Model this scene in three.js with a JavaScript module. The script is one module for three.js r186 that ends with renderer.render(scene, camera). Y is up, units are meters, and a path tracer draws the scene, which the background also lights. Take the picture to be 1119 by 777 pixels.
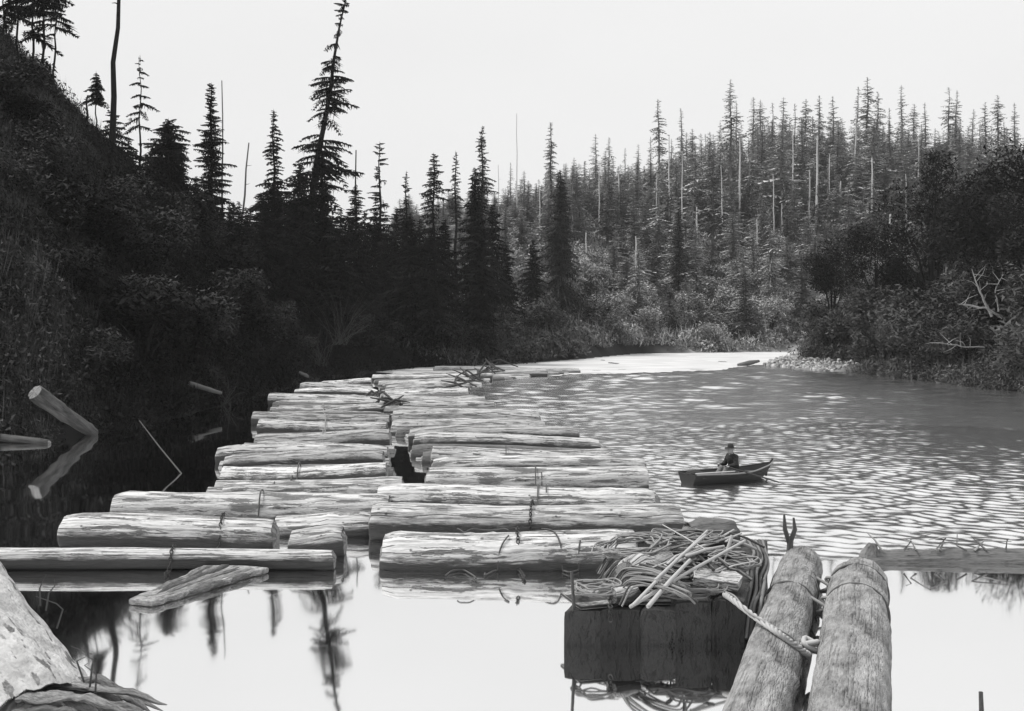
import * as THREE from 'three';
import { mergeGeometries } from 'three/addons/utils/BufferGeometryUtils.js';
import { MarchingCubes } from 'three/addons/objects/MarchingCubes.js';

// ---------------------------------------------------------------- camera, sky, sun, exposure
const FOC = 1200, HOR = 350, EYE = 5, CX = 559.5;           // photo pixels: focal length, horizon row; metres: eye height
const camera = new THREE.PerspectiveCamera(2 * Math.atan(388.5 / FOC) * 180 / Math.PI, 1119 / 777, 0.1, 3000);
camera.position.set(0, EYE, 0);
camera.setViewOffset(1119, 777, 0, 388.5 - HOR, 1119, 777);  // risen view-camera back
const scene = new THREE.Scene();
const renderer = new THREE.WebGLRenderer({ antialias: true });
renderer.toneMapping = THREE.LinearToneMapping;
renderer.toneMappingExposure = 1.0;
renderer.shadowMap.enabled = true;

function rng(a) { return () => { a |= 0; a = a + 0x6D2B79F5 | 0; let t = Math.imul(a ^ a >>> 15, 1 | a); t = t + Math.imul(t ^ t >>> 7, 61 | t) ^ t; return ((t ^ t >>> 14) >>> 0) / 4294967296; }; }
const clamp = (x, a, b) => Math.min(b, Math.max(a, x)), lerp = (a, b, t) => a + (b - a) * t;
const ss = (a, b, x) => { const t = clamp((x - a) / (b - a), 0, 1); return t * t * (3 - 2 * t); };
function h3(i, j, k) { let h = Math.imul(i, 374761393) ^ Math.imul(j, 668265263) ^ Math.imul(k, 2147483647 ^ 1274126177); h = Math.imul(h ^ h >>> 13, 1274126177); return ((h ^ h >>> 16) >>> 0) / 4294967296; }
function vn(x, y, z = 0) {
  const i = Math.floor(x), j = Math.floor(y), k = Math.floor(z); let u = x - i, v = y - j, w = z - k;
  u = u * u * (3 - 2 * u); v = v * v * (3 - 2 * v); w = w * w * (3 - 2 * w);
  const a = lerp(lerp(h3(i, j, k), h3(i + 1, j, k), u), lerp(h3(i, j + 1, k), h3(i + 1, j + 1, k), u), v);
  const b = lerp(lerp(h3(i, j, k + 1), h3(i + 1, j, k + 1), u), lerp(h3(i, j + 1, k + 1), h3(i + 1, j + 1, k + 1), u), v);
  return lerp(a, b, w);
}
const fbm = (x, y, z = 0, o = 4) => { let s = 0, a = .5, t = 0; for (let i = 0; i < o; i++) { s += a * vn(x, y, z); t += a; a *= .5; x *= 2.03; y *= 2.03; z *= 2.03; } return s / t; };

function vnP(x, y, z, per) { // the same noise, repeating every per cells along x
  const i = Math.floor(x), j = Math.floor(y), k = Math.floor(z), i0 = ((i % per) + per) % per, i1 = (i0 + 1) % per; let u = x - i, v = y - j, w = z - k; u = u * u * (3 - 2 * u); v = v * v * (3 - 2 * v); w = w * w * (3 - 2 * w);
  const f = (jj, kk) => lerp(h3(i0, jj, kk), h3(i1, jj, kk), u); return lerp(lerp(f(j, k), f(j + 1, k), v), lerp(f(j, k + 1), f(j + 1, k + 1), v), w);
}
const skin = (u, v, o, sx, sv, oct = 4) => { const a = v * 2 * Math.PI, n = Math.round(sx); let s = 0, am = .5, t = 0, m = 1; for (let i = 0; i < oct; i++) { s += am * vnP(u * n * m, Math.cos(a) * sv * m / 2 + 70 + o, Math.sin(a) * sv * m / 2 + 40 + o * 1.7, n * m); t += am; am *= .5; m *= 2; } return s / t; }; // noise on a log's skin: u along (repeats), v round

{ // one pale overcast sky, a little brighter overhead
  const W = 512, H = 256, d = new Float32Array(W * H * 4);
  for (let y = 0; y < H; y++) for (let x = 0; x < W; x++) {
    const el = ((y + .5) / H - .5) * Math.PI, az = (x + .5) / W * 2 * Math.PI;
    const s = Math.sin(Math.max(0, el)), n = fbm(Math.cos(az) * 3 + 9, s * 6, Math.sin(az) * 3 + 4, 4) - .5;
    let L = .84 + .62 * s * s + n * .11;
    if (el < 0) L = .35;
    const i = (y * W + x) * 4; d[i] = L * 1.0; d[i + 1] = L; d[i + 2] = L; d[i + 3] = 1;
  }
  const t = new THREE.DataTexture(d, W, H, THREE.RGBAFormat, THREE.FloatType);
  t.mapping = THREE.EquirectangularReflectionMapping; t.magFilter = t.minFilter = THREE.LinearFilter; t.needsUpdate = true;
  scene.background = t; scene.environment = t;
}
const sun = new THREE.DirectionalLight(new THREE.Color().setRGB(1, .985, .965), 3.6);
sun.position.set(-80, 130, -85); sun.target.position.set(0, 0, -60); sun.castShadow = true; sun.shadow.radius = 24;
sun.shadow.mapSize.set(4096, 4096);
Object.assign(sun.shadow.camera, { left: -160, right: 200, top: 240, bottom: -160, near: 1, far: 500 });
scene.add(sun, sun.target);
scene.fog = new THREE.FogExp2(new THREE.Color().setRGB(.95, .95, .95), 0.00018);

// ---------------------------------------------------------------- helpers
const taken = new Map();
function numbered(n) { const k = taken.get(n) || 0; taken.set(n, k + 1); return k ? n + '_' + String(k).padStart(3, '0') : n; }
function tag(o, label, category, group) { o.userData = { label, category }; if (group) o.userData.group = group; return o; }
function thing(name, label, category, pos = [0, 0, 0], group) {
  const o = new THREE.Group(); o.name = numbered(name); o.position.set(...pos); tag(o, label, category, group); scene.add(o); return o;
}
function mesh(name, geo, mat, parent) {
  const m = new THREE.Mesh(geo, mat); m.name = parent === scene ? numbered(name) : name; m.castShadow = m.receiveShadow = true; parent.add(m); return m;
}
function struct(name, geo, mat, label) { const m = mesh(name, geo, mat, scene); m.userData = { kind: 'structure' }; if (label) m.userData.label = label; return m; }
function copy(root, label, group) { const c = root.clone(); c.name = numbered(root.name.replace(/_\d{3}$/, '')); c.userData = { ...root.userData, label }; if (group) c.userData.group = group; scene.add(c); return c; }
const grey = (v) => new THREE.Color().setRGB(v, v, v);
const mat = (v, o = {}) => new THREE.MeshStandardMaterial({ color: grey(v), roughness: .9, ...o });
const X = (px, D) => (px - CX) * D / FOC;                      // photo column -> metres at distance D
const DD = (py, h = 0) => FOC * (EYE - h) / (py - HOR);        // distance of a point of height h seen at row py
const HH = (py, D) => EYE - (py - HOR) * D / FOC;              // height of a point seen at row py at distance D
const V = (x, y, D) => new THREE.Vector3(x, y, -D);
const P = (px, py, h) => { const D = DD(py, h); return V(X(px, D), h, D); };

class MB {                                                     // triangles with colour
  constructor() { this.p = []; this.c = []; this.u = []; }
  tri(a, b, c, s = 1) { this.p.push(a[0], a[1], a[2], b[0], b[1], b[2], c[0], c[1], c[2]); for (let i = 0; i < 3; i++) this.c.push(s, s, s); }
  quad(a, b, c, d, s) { this.tri(a, b, c, s); this.tri(a, c, d, s); }
  geo() {
    const g = new THREE.BufferGeometry();
    g.setAttribute('position', new THREE.Float32BufferAttribute(this.p, 3));
    g.setAttribute('color', new THREE.Float32BufferAttribute(this.c, 3));
    g.computeVertexNormals(); return g;
  }
}
// tapered round limb through points with radii; smooth normals, uv in metres
function limb(pts, rad, seg = 7, cap = true) {
  const p = [], idx = [], uv = [], n = pts.length; let along = 0;
  const up = new THREE.Vector3(), t = new THREE.Vector3(), a = new THREE.Vector3(), b = new THREE.Vector3();
  for (let i = 0; i < n; i++) {
    t.subVectors(pts[Math.min(n - 1, i + 1)], pts[Math.max(0, i - 1)]).normalize();
    up.set(0, 1, 0); if (Math.abs(t.y) > .9) up.set(1, 0, 0);
    if (i) along += pts[i].distanceTo(pts[i - 1]);
    a.crossVectors(t, up).normalize(); b.crossVectors(t, a);
    for (let k = 0; k <= seg; k++) { const f = k / seg * 2 * Math.PI, r = typeof rad === 'function' ? rad(i / (n - 1), f) : rad[i]; const c = Math.cos(f) * r, s = Math.sin(f) * r;
      p.push(pts[i].x + a.x * c + b.x * s, pts[i].y + a.y * c + b.y * s, pts[i].z + a.z * c + b.z * s); uv.push(along, k / seg); }
  }
  const w = seg + 1;
  for (let i = 0; i < n - 1; i++) for (let k = 0; k < seg; k++) { const q = i * w + k; idx.push(q, q + 1, q + w, q + 1, q + w + 1, q + w); }
  if (cap) for (const i of [0, n - 1]) { const q = p.length / 3; p.push(pts[i].x, pts[i].y, pts[i].z); uv.push(0, 0); for (let k = 0; k < seg; k++) { const e = i * w + k; i ? idx.push(e, e + 1, q) : idx.push(e + 1, e, q); } }
  const g = new THREE.BufferGeometry(); g.setAttribute('position', new THREE.Float32BufferAttribute(p, 3)); g.setAttribute('uv', new THREE.Float32BufferAttribute(uv, 2)); g.setIndex(idx); g.computeVertexNormals(); return g;
}
function curvePts(list, n, tension = .5) { return new THREE.CatmullRomCurve3(list, false, 'catmullrom', tension).getPoints(n); }
const box = (w, h, d, x, y, z, ry = 0, rz = 0, rx = 0) => { const g = new THREE.BoxGeometry(w, h, d, 3, 1, 1); g.rotateX(rx); g.rotateZ(rz); g.rotateY(ry); g.translate(x, y, z); return g; };
function dataTex(W, H, f, srgb = true, wrap = THREE.RepeatWrapping) { // f returns albedo (linear) or height
  const d = new Uint8Array(W * H * 4);
  for (let y = 0; y < H; y++) for (let x = 0; x < W; x++) { let v = clamp(f((x + .5) / W, (y + .5) / H), 0, 1); if (srgb) v = v <= .0031308 ? v * 12.92 : 1.055 * Math.pow(v, 1 / 2.4) - .055; const i = (y * W + x) * 4; d[i] = d[i + 1] = d[i + 2] = Math.round(v * 255); d[i + 3] = 255; }
  const t = new THREE.DataTexture(d, W, H); t.colorSpace = srgb ? THREE.SRGBColorSpace : THREE.NoColorSpace; t.wrapS = t.wrapT = wrap; t.magFilter = THREE.LinearFilter; t.minFilter = THREE.LinearMipmapLinearFilter; t.generateMipmaps = true; t.needsUpdate = true; return t;
}

// ---------------------------------------------------------------- the lie of the land
const RIV = [[70, -60], [46, 0], [40, 40], [36.5, 70], [34.5, 88], [33.2, 103], [30.2, 113], [28.5, 122], [33, 136], [38, 150], [60, 172], [60, 178], [39, 173], [18, 164], [8, 140], [-1.5, 122], [-10.5, 115], [-16.4, 95], [-17, 73], [-17.3, 57], [-18.6, 48], [-23, 44], [-27, 30], [-31, 10], [-34, -60]];
function river(x, D) { // signed distance to the water's edge, positive on land
  let best = 1e9, inside = false;
  for (let i = 0, j = RIV.length - 1; i < RIV.length; j = i++) {
    const [ax, ay] = RIV[j], [bx, by] = RIV[i], dx = bx - ax, dy = by - ay, t = clamp(((x - ax) * dx + (D - ay) * dy) / (dx * dx + dy * dy), 0, 1);
    best = Math.min(best, Math.hypot(x - ax - dx * t, D - ay - dy * t));
    if ((ay > D) !== (by > D) && x < (bx - ax) * (D - ay) / (by - ay) + ax) inside = !inside;
  }
  return inside ? -best : best;
}
function ground(x, D) {
  const d = river(x, D);
  if (d <= 0) return -Math.min(1.6, -d * .35) - .06;
  const bump = (fbm(x * .11 + 5, D * .11 + 3, 1, 3) - .5) * 2;
  let h = .55 * (1 - Math.exp(-d / 1.1)) + .03 * d;
  const left = ss(-3, -11, x) * (1 - .82 * ss(84, 124, D)) * ss(150, 118, D);
  h += left * Math.min(27 + bump * 2, 1.08 * Math.max(0, d - .3) + Math.max(0, bump) * 2.2 * ss(0, 4, d));
  const far = ss(118, 150, D), R = x < 60 ? lerp(17, 27, ss(-40, 60, x)) : lerp(27, 31, ss(60, 140, x));
  const dd = Math.max(0, D - lerp(122, 171, ss(-5, 34, x)));
  h += far * R * Math.pow(ss(-20, 132, dd) - ss(-20, 132, 0), 1.0) * 1.15 - Math.max(0, D - 310) * .12 * far;
  const right = ss(24, 34, x) * ss(190, 120, D);
  h += right * Math.min(16, .42 * Math.max(0, d - 2)) * (D > 108 && x < 46 ? ss(0, 10, x - 30) * .5 + .5 : 1);
  return h + bump * .7 * ss(0, 6, d);
}
{
  const xs = [], ds = [];
  for (let x = -170; x < -50; x += 6) xs.push(x); for (let x = -50; x < 64; x += 1.25) xs.push(x); for (let x = 64; x <= 330; x += 6) xs.push(x);
  for (let D = -60; D < 20; D += 6) ds.push(D); for (let D = 20; D < 190; D += 1.25) ds.push(D); for (let D = 190; D <= 520; D += 6) ds.push(D);
  const p = [], c = [], idx = [], w = xs.length;
  for (const D of ds) for (const x of xs) { const d = river(x, D); p.push(x, ground(x, D), -D); const gravel = ss(3, .4, d) * ss(104, 112, D) * ss(20, 28, x); const v = lerp(.015 + .03 * fbm(x * .4, D * .4, 2, 4), .34 * (.6 + .8 * fbm(x * 2.1, D * 2.1, 6, 3)), gravel); c.push(v, v, v); }
  for (let i = 0; i < ds.length - 1; i++) for (let k = 0; k < w - 1; k++) { const q = i * w + k; idx.push(q, q + 1, q + w, q + 1, q + w + 1, q + w); }
  const g = new THREE.BufferGeometry(); g.setAttribute('position', new THREE.Float32BufferAttribute(p, 3)); g.setAttribute('color', new THREE.Float32BufferAttribute(c, 3)); g.setIndex(idx); g.computeVertexNormals();
  struct('terrain', g, new THREE.MeshPhysicalMaterial({ vertexColors: true, roughness: 1, specularIntensity: .15 }), 'dark forest floor rising from both river banks');
}

// ---------------------------------------------------------------- raft layout (photo columns left, right; height of log top; row of log top)
const LEFT = [[70, 302, .65, 24.5, .45], [317, 377, .62, 23.4, .41], [300, 412, .5, 25.7, .4], [125, 428, .72, 27.6, .5], [225, 458, .6, 29.9, .45], [240, 425, .62, 33.9, .5], [243, 425, .62, 36.3, .5], [240, 426, .6, 38.6, .48],
  [278, 427, .6, 43.9, .5], [285, 425, .62, 48.8, .5], [280, 425, .6, 52.8, .48], [298, 420, .62, 58.6, .5], [300, 415, .6, 64.4, .5], [318, 412, .6, 70.4, .5], [330, 406, .62, 76.5, .5], [350, 408, .6, 82.5, .5]];
const RIGHT = [[417, 695, .72, 22.4, .52], [405, 745, .8, 25.3, .5], [412, 716, .78, 28.1, .52], [465, 707, .72, 32.2, .5], [470, 690, .6, 35.2, .46], [470, 677, .7, 37.7, .5], [448, 645, .62, 41.6, .48], [445, 625, .62, 44.6, .5], [430, 590, .56, 48.5, .48], [432, 578, .62, 52.8, .5], [420, 560, .6, 56.8, .48],
  [415, 545, .6, 61.4, .5], [415, 530, .6, 66, .5], [417, 515, .6, 71.4, .5], [420, 508, .62, 76.5, .5], [412, 520, .6, 84, .5], [405, 545, .62, 91, .52], [430, 592, .62, 98, .52], [475, 640, .6, 104, .5]];
function edge(list, D, side) { // world x of a column's side at distance D
  const f = (e) => X(e[side], e[3]);
  const l = list.filter((e) => e[3] > 0).slice().sort((a, b) => a[3] - b[3]);
  if (D <= l[0][3]) return f(l[0]); for (let i = 1; i < l.length; i++) if (D <= l[i][3]) return lerp(f(l[i - 1]), f(l[i]), (D - l[i - 1][3]) / (l[i][3] - l[i - 1][3])); return f(l[l.length - 1]);
}

// ---------------------------------------------------------------- water: one sheet, rippled where the wind reaches it, still inside the booms
{
  const R = rng(11), waves = [];
  for (let i = 0; i < 46; i++) { const l = Math.exp(lerp(Math.log(.24), Math.log(1.25), R())), a = (R() - .5) * 2.3 + .12, s = (.011 + .02 * R()) * (l < .55 ? 1 : .55); waves.push({ kx: Math.sin(a) * 2 * Math.PI / l, kd: Math.cos(a) * 2 * Math.PI / l, a: s * l / (2 * Math.PI), p: R() * 6.28, l }); }
  for (let i = 0; i < 14; i++) { const l = Math.exp(lerp(Math.log(1.5), Math.log(4.2), R())), a = (R() - .5) * 1.8, s = .008 + .016 * R(); waves.push({ kx: Math.sin(a) * 2 * Math.PI / l, kd: Math.cos(a) * 2 * Math.PI / l, a: s * l / (2 * Math.PI), p: R() * 6.28, l, far: 1 }); }
  const calm = []; for (let i = 0; i < 8; i++) { const l = 1.2 + 3 * R(), a = R() * 6.28; calm.push({ kx: Math.sin(a) * 6.283 / l, kd: Math.cos(a) * 6.283 / l, a: .0011 * l / 6.283 * (1 + R()), p: R() * 6.28 }); }
  const xs = [], ds = [];
  for (let x = -40; x < -8; x += .8) xs.push(x); for (let x = -8; x < 24; x += .14) xs.push(x); for (let x = 24; x < 44; x += .24) xs.push(x); for (let x = 44; x <= 72; x += 3) xs.push(x);
  for (let D = -60; D < 8; D += 4) ds.push(D); for (let D = 8; D < 22; D += .4) ds.push(D); let D0 = 22; while (D0 < 112) { ds.push(D0); D0 += Math.max(.13, D0 * .0035); } for (let D = 112; D <= 182; D += 5) ds.push(D);
  const p = [], nn = [], idx = [], rip = [], farRip = [], mm = [], w = xs.length;
  for (const D of ds) {
    const xr = Math.max(edge(RIGHT, D, 1), D < 23.4 ? 5.6 : -99) - .4, cell = Math.max(.14, D * .0042);
    for (const x of xs) {
      const gust = .6 + .8 * ss(.3, .7, fbm(x * .09 + 3, D * .06, 8, 3));
      const m = D > 18 ? ss(0, 1.6, x - xr) * ss(22.7, 23.6, D) * (1 - .45 * ss(95, 112, D)) * gust * (.3 + .7 * ss(37, 29, x)) : 0;
      let h = 0, sx = 0, sd = 0;
      if (m > .001) for (const q of waves) { if (q.l < cell * 2) continue; const w = q.far ? m * (.3 + .95 * ss(42, 80, D)) : m, f = q.kx * x + q.kd * D + q.p, c = Math.cos(f) * q.a * w; h += Math.sin(f) * q.a * w; sx += c * q.kx; sd += c * q.kd; }
      for (const q of calm) { const f = q.kx * x + q.kd * D + q.p, c = Math.cos(f) * q.a; h += Math.sin(f) * q.a; sx += c * q.kx; sd += c * q.kd; }
      mm.push(m); p.push(x, h, -D); const l = Math.hypot(sx, 1, sd); nn.push(-sx / l, 1 / l, sd / l);
    }
  }
  for (let i = 0; i < ds.length - 1; i++) for (let k = 0; k < w - 1; k++) { const q = i * w + k; (mm[q] > .15 ? (ds[i] + 14 * (fbm(xs[k] * .12, ds[i] * .1, 3, 3) - .5) > 50 ? farRip : rip) : idx).push(q, q + 1, q + w, q + 1, q + w + 1, q + w); }
  const g = new THREE.BufferGeometry(); g.setAttribute('position', new THREE.Float32BufferAttribute(p, 3)); g.setAttribute('normal', new THREE.Float32BufferAttribute(nn, 3)); g.setIndex(idx.concat(rip, farRip)); g.addGroup(0, idx.length, 0); g.addGroup(idx.length, rip.length, 1); g.addGroup(idx.length + rip.length, farRip.length, 2);
  struct('river_water', g, [.038, .17, .185].map((roughness) => new THREE.MeshStandardMaterial({ color: grey(.93), metalness: 1, roughness })), 'river water, mirror still inside the booms and rippled beyond');
  // the shallow reach at the bend, sky glare painted in as pale colour
  const ragged = []; { const e = [[-9, 99], [-3, 97.5], [3, 99], [7.7, 101.5], [12, 103.5], [16.6, 107], [21, 110], [25, 119], [29, 123]]; for (let i = 0; i < e.length - 1; i++) for (let k = 0; k < 14; k++) { const t = k / 14, x = lerp(e[i][0], e[i + 1][0], t); ragged.push([x, lerp(e[i][1], e[i + 1][1], t) + 3.2 * (fbm(x * 1.3, 4, 1, 3) - .5) + 1.6 * (R() - .5)]); } }
  const sh = new THREE.Shape([...ragged, [29, 123], [34, 136], [41, 150], [62, 170], [62, 180], [-20, 180], [-20, 116]].map(([x, D]) => new THREE.Vector2(x, D)));
  const rg = new THREE.ShapeGeometry(sh); rg.rotateX(-Math.PI / 2); rg.translate(0, .035, 0);
  const uv = rg.attributes.uv; for (let i = 0; i < uv.count; i++) uv.setXY(i, uv.getX(i) / 24, uv.getY(i) / 24);
  const rt = dataTex(512, 512, (u, v) => .26 + .42 * fbm(u * 9, v * 44, 3, 4), true);
  struct('shallow_water', rg, mat(1, { map: rt, roughness: .55 }), 'shallow reach of the river at the bend, sky glare painted pale');
}

// ---------------------------------------------------------------- logs
const ORD = ['first', 'second', 'third', 'fourth', 'fifth', 'sixth', 'seventh', 'eighth', 'ninth', 'tenth', 'eleventh', 'twelfth', 'thirteenth', 'fourteenth', 'fifteenth', 'sixteenth', 'seventeenth', 'eighteenth', 'nineteenth', 'twentieth'];
function woodTex(k) { // weathered log skin: streaks along the grain, checks, knots, scraps of bark, a water-stained underside with painted shade
  const [hi, lo, patch, wetShade] = [[.66, .27, .60, 1], [.55, .2, .58, 1], [.58, .22, .53, 1], [.12, .05, .3, 0], [.15, .03, .45, 1]][k];
  const cells = (u, v, o, sx, sv) => skin(u, v, o, sx * 2, sv * 2);
  const R = rng(70 + k), knots = Array.from({ length: 8 }, () => [R(), R(), .003 + .006 * R() * R()]);
  const parts = (u, v) => { const warp = (cells(u, v, 77 + k, 3, 3) - .5) * .05; return [cells(u, v + warp, k * 9 + 1, 3, 12), cells(u, v + warp, k * 9 + 31, 22, 48), cells(u, v + warp, k * 5 + 60, 2.6, 19), cells(u, v, k * 7 + 90, 4, 6)]; };
  const f = (u, v) => {
    const [s, fine, crack, b0] = parts(u, v); let c = lerp(lo, hi, clamp(s * 2.2 - .55 + (fine - .5) * 1.1, 0, 1));
    if (crack < .39) c *= lerp(.22, 1, ss(.3, .38, crack));
    const b = b0 + (fine - .5) * .45; if (b > patch) c = lerp(c, .05 + .13 * fine, ss(patch, patch + .05, b));
    for (const [ku, kv, kr] of knots) { const du = (u - ku) * 1.1, dv = Math.abs(v - kv) * .62, r = Math.hypot(du, dv); if (r < kr) c *= .3; else if (r < kr * 1.7) c *= .7; }
    if (wetShade) { const y = Math.cos(v * 2 * Math.PI) + (cells(u, v, 55 + k, 5, 5) - .5) * .5 + (fine - .5) * .3; c = lerp(.025 + .05 * fine, c, ss(.06, .4, y)); }  // waterline stain, carried up the sides as shade painted into the colour
    return c;
  };
  return [dataTex(1024, 512, f), dataTex(1024, 512, (u, v) => { const [s, fine, crack, b0] = parts(u, v), b = b0 + (fine - .5) * .45; return .35 + .3 * fine + .2 * (s - .5) + (b > patch ? .22 : 0) - (crack < .36 ? .4 * (1 - ss(.28, .36, crack)) : 0); }, false)];
}
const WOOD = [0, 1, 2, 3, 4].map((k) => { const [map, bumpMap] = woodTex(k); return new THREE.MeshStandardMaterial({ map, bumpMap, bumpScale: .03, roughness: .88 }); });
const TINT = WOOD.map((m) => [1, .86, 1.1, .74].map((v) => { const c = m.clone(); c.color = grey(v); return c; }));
const ringTex = dataTex(256, 256, (u, v) => { const x = u * 2 - 1, y = v * 2 - 1, a = Math.atan2(y, x), r = Math.hypot(x, y) + .05 * fbm(x * 3 + 4, y * 3 + 4, 1, 3); const c = fbm(Math.cos(a) * 5 + 9, Math.sin(a) * 5 + 9, 2, 3); return (.20 + .05 * Math.sin(r * 70) + .14 * (fbm(x * 9 + 20, y * 9 + 20, 5, 3) - .5)) * (c < .36 ? .55 : 1) * (r > .93 ? .6 : 1); });
const ENDM = new THREE.MeshStandardMaterial({ map: ringTex, roughness: .95 });
function logGeo(seed, len, r, { taper = .1, rough = .06, seg = 26, step = .3, bend = .05, uvLen = 5, coarse = 2.2, squash = 1, square = 0, blunt = .22 } = {}) {
  const n = Math.max(4, Math.round(len / step)), p = [], uv = [], idx = [], w = seg + 1, R = rng(seed), o = R() * 50, knots = [];
  const tilt = [R() * .5, R() * .5], round = [R() * blunt, R() * blunt];
  for (let i = 0; i < 5; i++) knots.push([R() * len, R() * 6.28, .1 + R() * .1]);
  const st = [-len / 2, ...Array.from({ length: n + 1 }, (_, i) => -len / 2 + .05 + (len - .1) * i / n), len / 2];
  const ring = (i, k) => {
    const s = st[i], f = k / seg * 2 * Math.PI, q = s / len + .5, c = Math.cos(f), d = Math.sin(f);
    let a = r * (1 - taper * q) * (1 + rough * 2 * (fbm(s * .5 + o, c * coarse + 9, d * coarse + 9 + o, 3) - .5) + rough * .8 * (fbm(s * 1.6 + o, c * 9 + 30, d * 9 + 30, 2) - .5));
    if (square) a *= Math.pow(Math.pow(Math.abs(c), square) + Math.pow(Math.abs(d), square), -1 / square);
    for (const [ks, kf, kr] of knots) { const ds = s + len / 2 - ks, df = Math.atan2(Math.sin(f - kf), Math.cos(f - kf)) * r; a += .05 * Math.exp(-(ds * ds + df * df) / (kr * kr)); }
    const end = i === 0 ? -1 : i === st.length - 1 ? 1 : 0;
    if (end) a *= square ? .985 : .93;
    const near = Math.max(0, 1 - (len / 2 - Math.abs(s)) / .3), cut = end ? (s > 0 ? tilt[1] : tilt[0]) * c * r : 0;
    if (!square && near > 0) a *= 1 - near * round[s > 0 ? 1 : 0];
    return [s + cut * (s > 0 ? -1 : 1) * Math.max(0, c) + (i === 0 || i === st.length - 1 ? .035 * (fbm(c * 2 + o, d * 2, 4, 2) - .5) : 0), c * a * squash + bend * Math.sin(q * 3.1 + o) * .5, d * a + bend * (fbm(s * .3 + o, 2, 2, 2) - .5)];
  };
  for (let i = 0; i < st.length; i++) for (let k = 0; k <= seg; k++) { p.push(...ring(i, k % seg)); uv.push(st[i] / uvLen + o, k / seg); }
  for (let i = 0; i < st.length - 1; i++) for (let k = 0; k < seg; k++) { const q = i * w + k; idx.push(q, q + w, q + 1, q + 1, q + w, q + w + 1); }
  const mk = (pp, uu, ii) => { const g = new THREE.BufferGeometry(); g.setAttribute('position', new THREE.Float32BufferAttribute(pp, 3)); g.setAttribute('uv', new THREE.Float32BufferAttribute(uu, 2)); g.setIndex(ii); g.computeVertexNormals(); return g; };
  const body = mk(p, uv, idx), nb = body.attributes.normal;
  for (let i = 0; i < st.length; i++) { const a = i * w, b = a + seg; nb.setXYZ(b, nb.getX(a), nb.getY(a), nb.getZ(a)); }
  const ends = [0, st.length - 1].map((i) => {
    const pp = [], uu = [], ii = []; const c0 = ring(i, 0), c2 = ring(i, Math.floor(seg / 2)), cy = (c0[1] + c2[1]) / 2, cz = (c0[2] + c2[2]) / 2, sx = i ? .01 : -.01;
    pp.push(st[i] + sx * 2, cy, cz); uu.push(.5, .5);
    for (let m = 1; m <= 2; m++) for (let k = 0; k < seg; k++) { const q = ring(i, k), t = m / 2; pp.push(lerp(st[i] + sx * (1 + 2 * fbm(k, m, seed, 2)), q[0], m === 2 ? 1 : 0), lerp(cy, q[1], t), lerp(cz, q[2], t)); const f = k / seg * 6.2832; uu.push(.5 + .49 * t * Math.cos(f), .5 + .49 * t * Math.sin(f)); }
    for (let k = 0; k < seg; k++) { const a = 1 + k, b = 1 + (k + 1) % seg; const t = [[0, b, a], [a, b, seg + b], [a, seg + b, seg + a]]; for (const q of t) ii.push(...(i ? [q[0], q[2], q[1]] : q)); }
    return mk(pp, uu, ii);
  });
  return { body, ends };
}
function makeLog(name, label, cat, g, m, group) { const t = thing(name, label, cat, [0, 0, 0], group); mesh('log_body', g.body, m, t); for (const e of g.ends) mesh('cut_end', e, ENDM, t); return t; }
const laid = [];                                               // for draping ropes
const lay = (o, x0, x1, D, top, r, len, yaw = 0) => { o.rotation.order = 'YZX'; o.position.set((x0 + x1) / 2, top - r, -D); o.rotation.y = yaw; if (len) o.scale.set((x1 - x0) / len, r / .5, r / .5); laid.push([Math.min(x0, x1), Math.max(x0, x1), D, top - r, r]); };
const raftTop = (x, D) => { let h = .02; for (const [a, b, d, c, r] of laid) if (x > a && x < b && Math.abs(D - d) < r) h = Math.max(h, c + Math.sqrt(r * r - (D - d) ** 2)); return h; };
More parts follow.
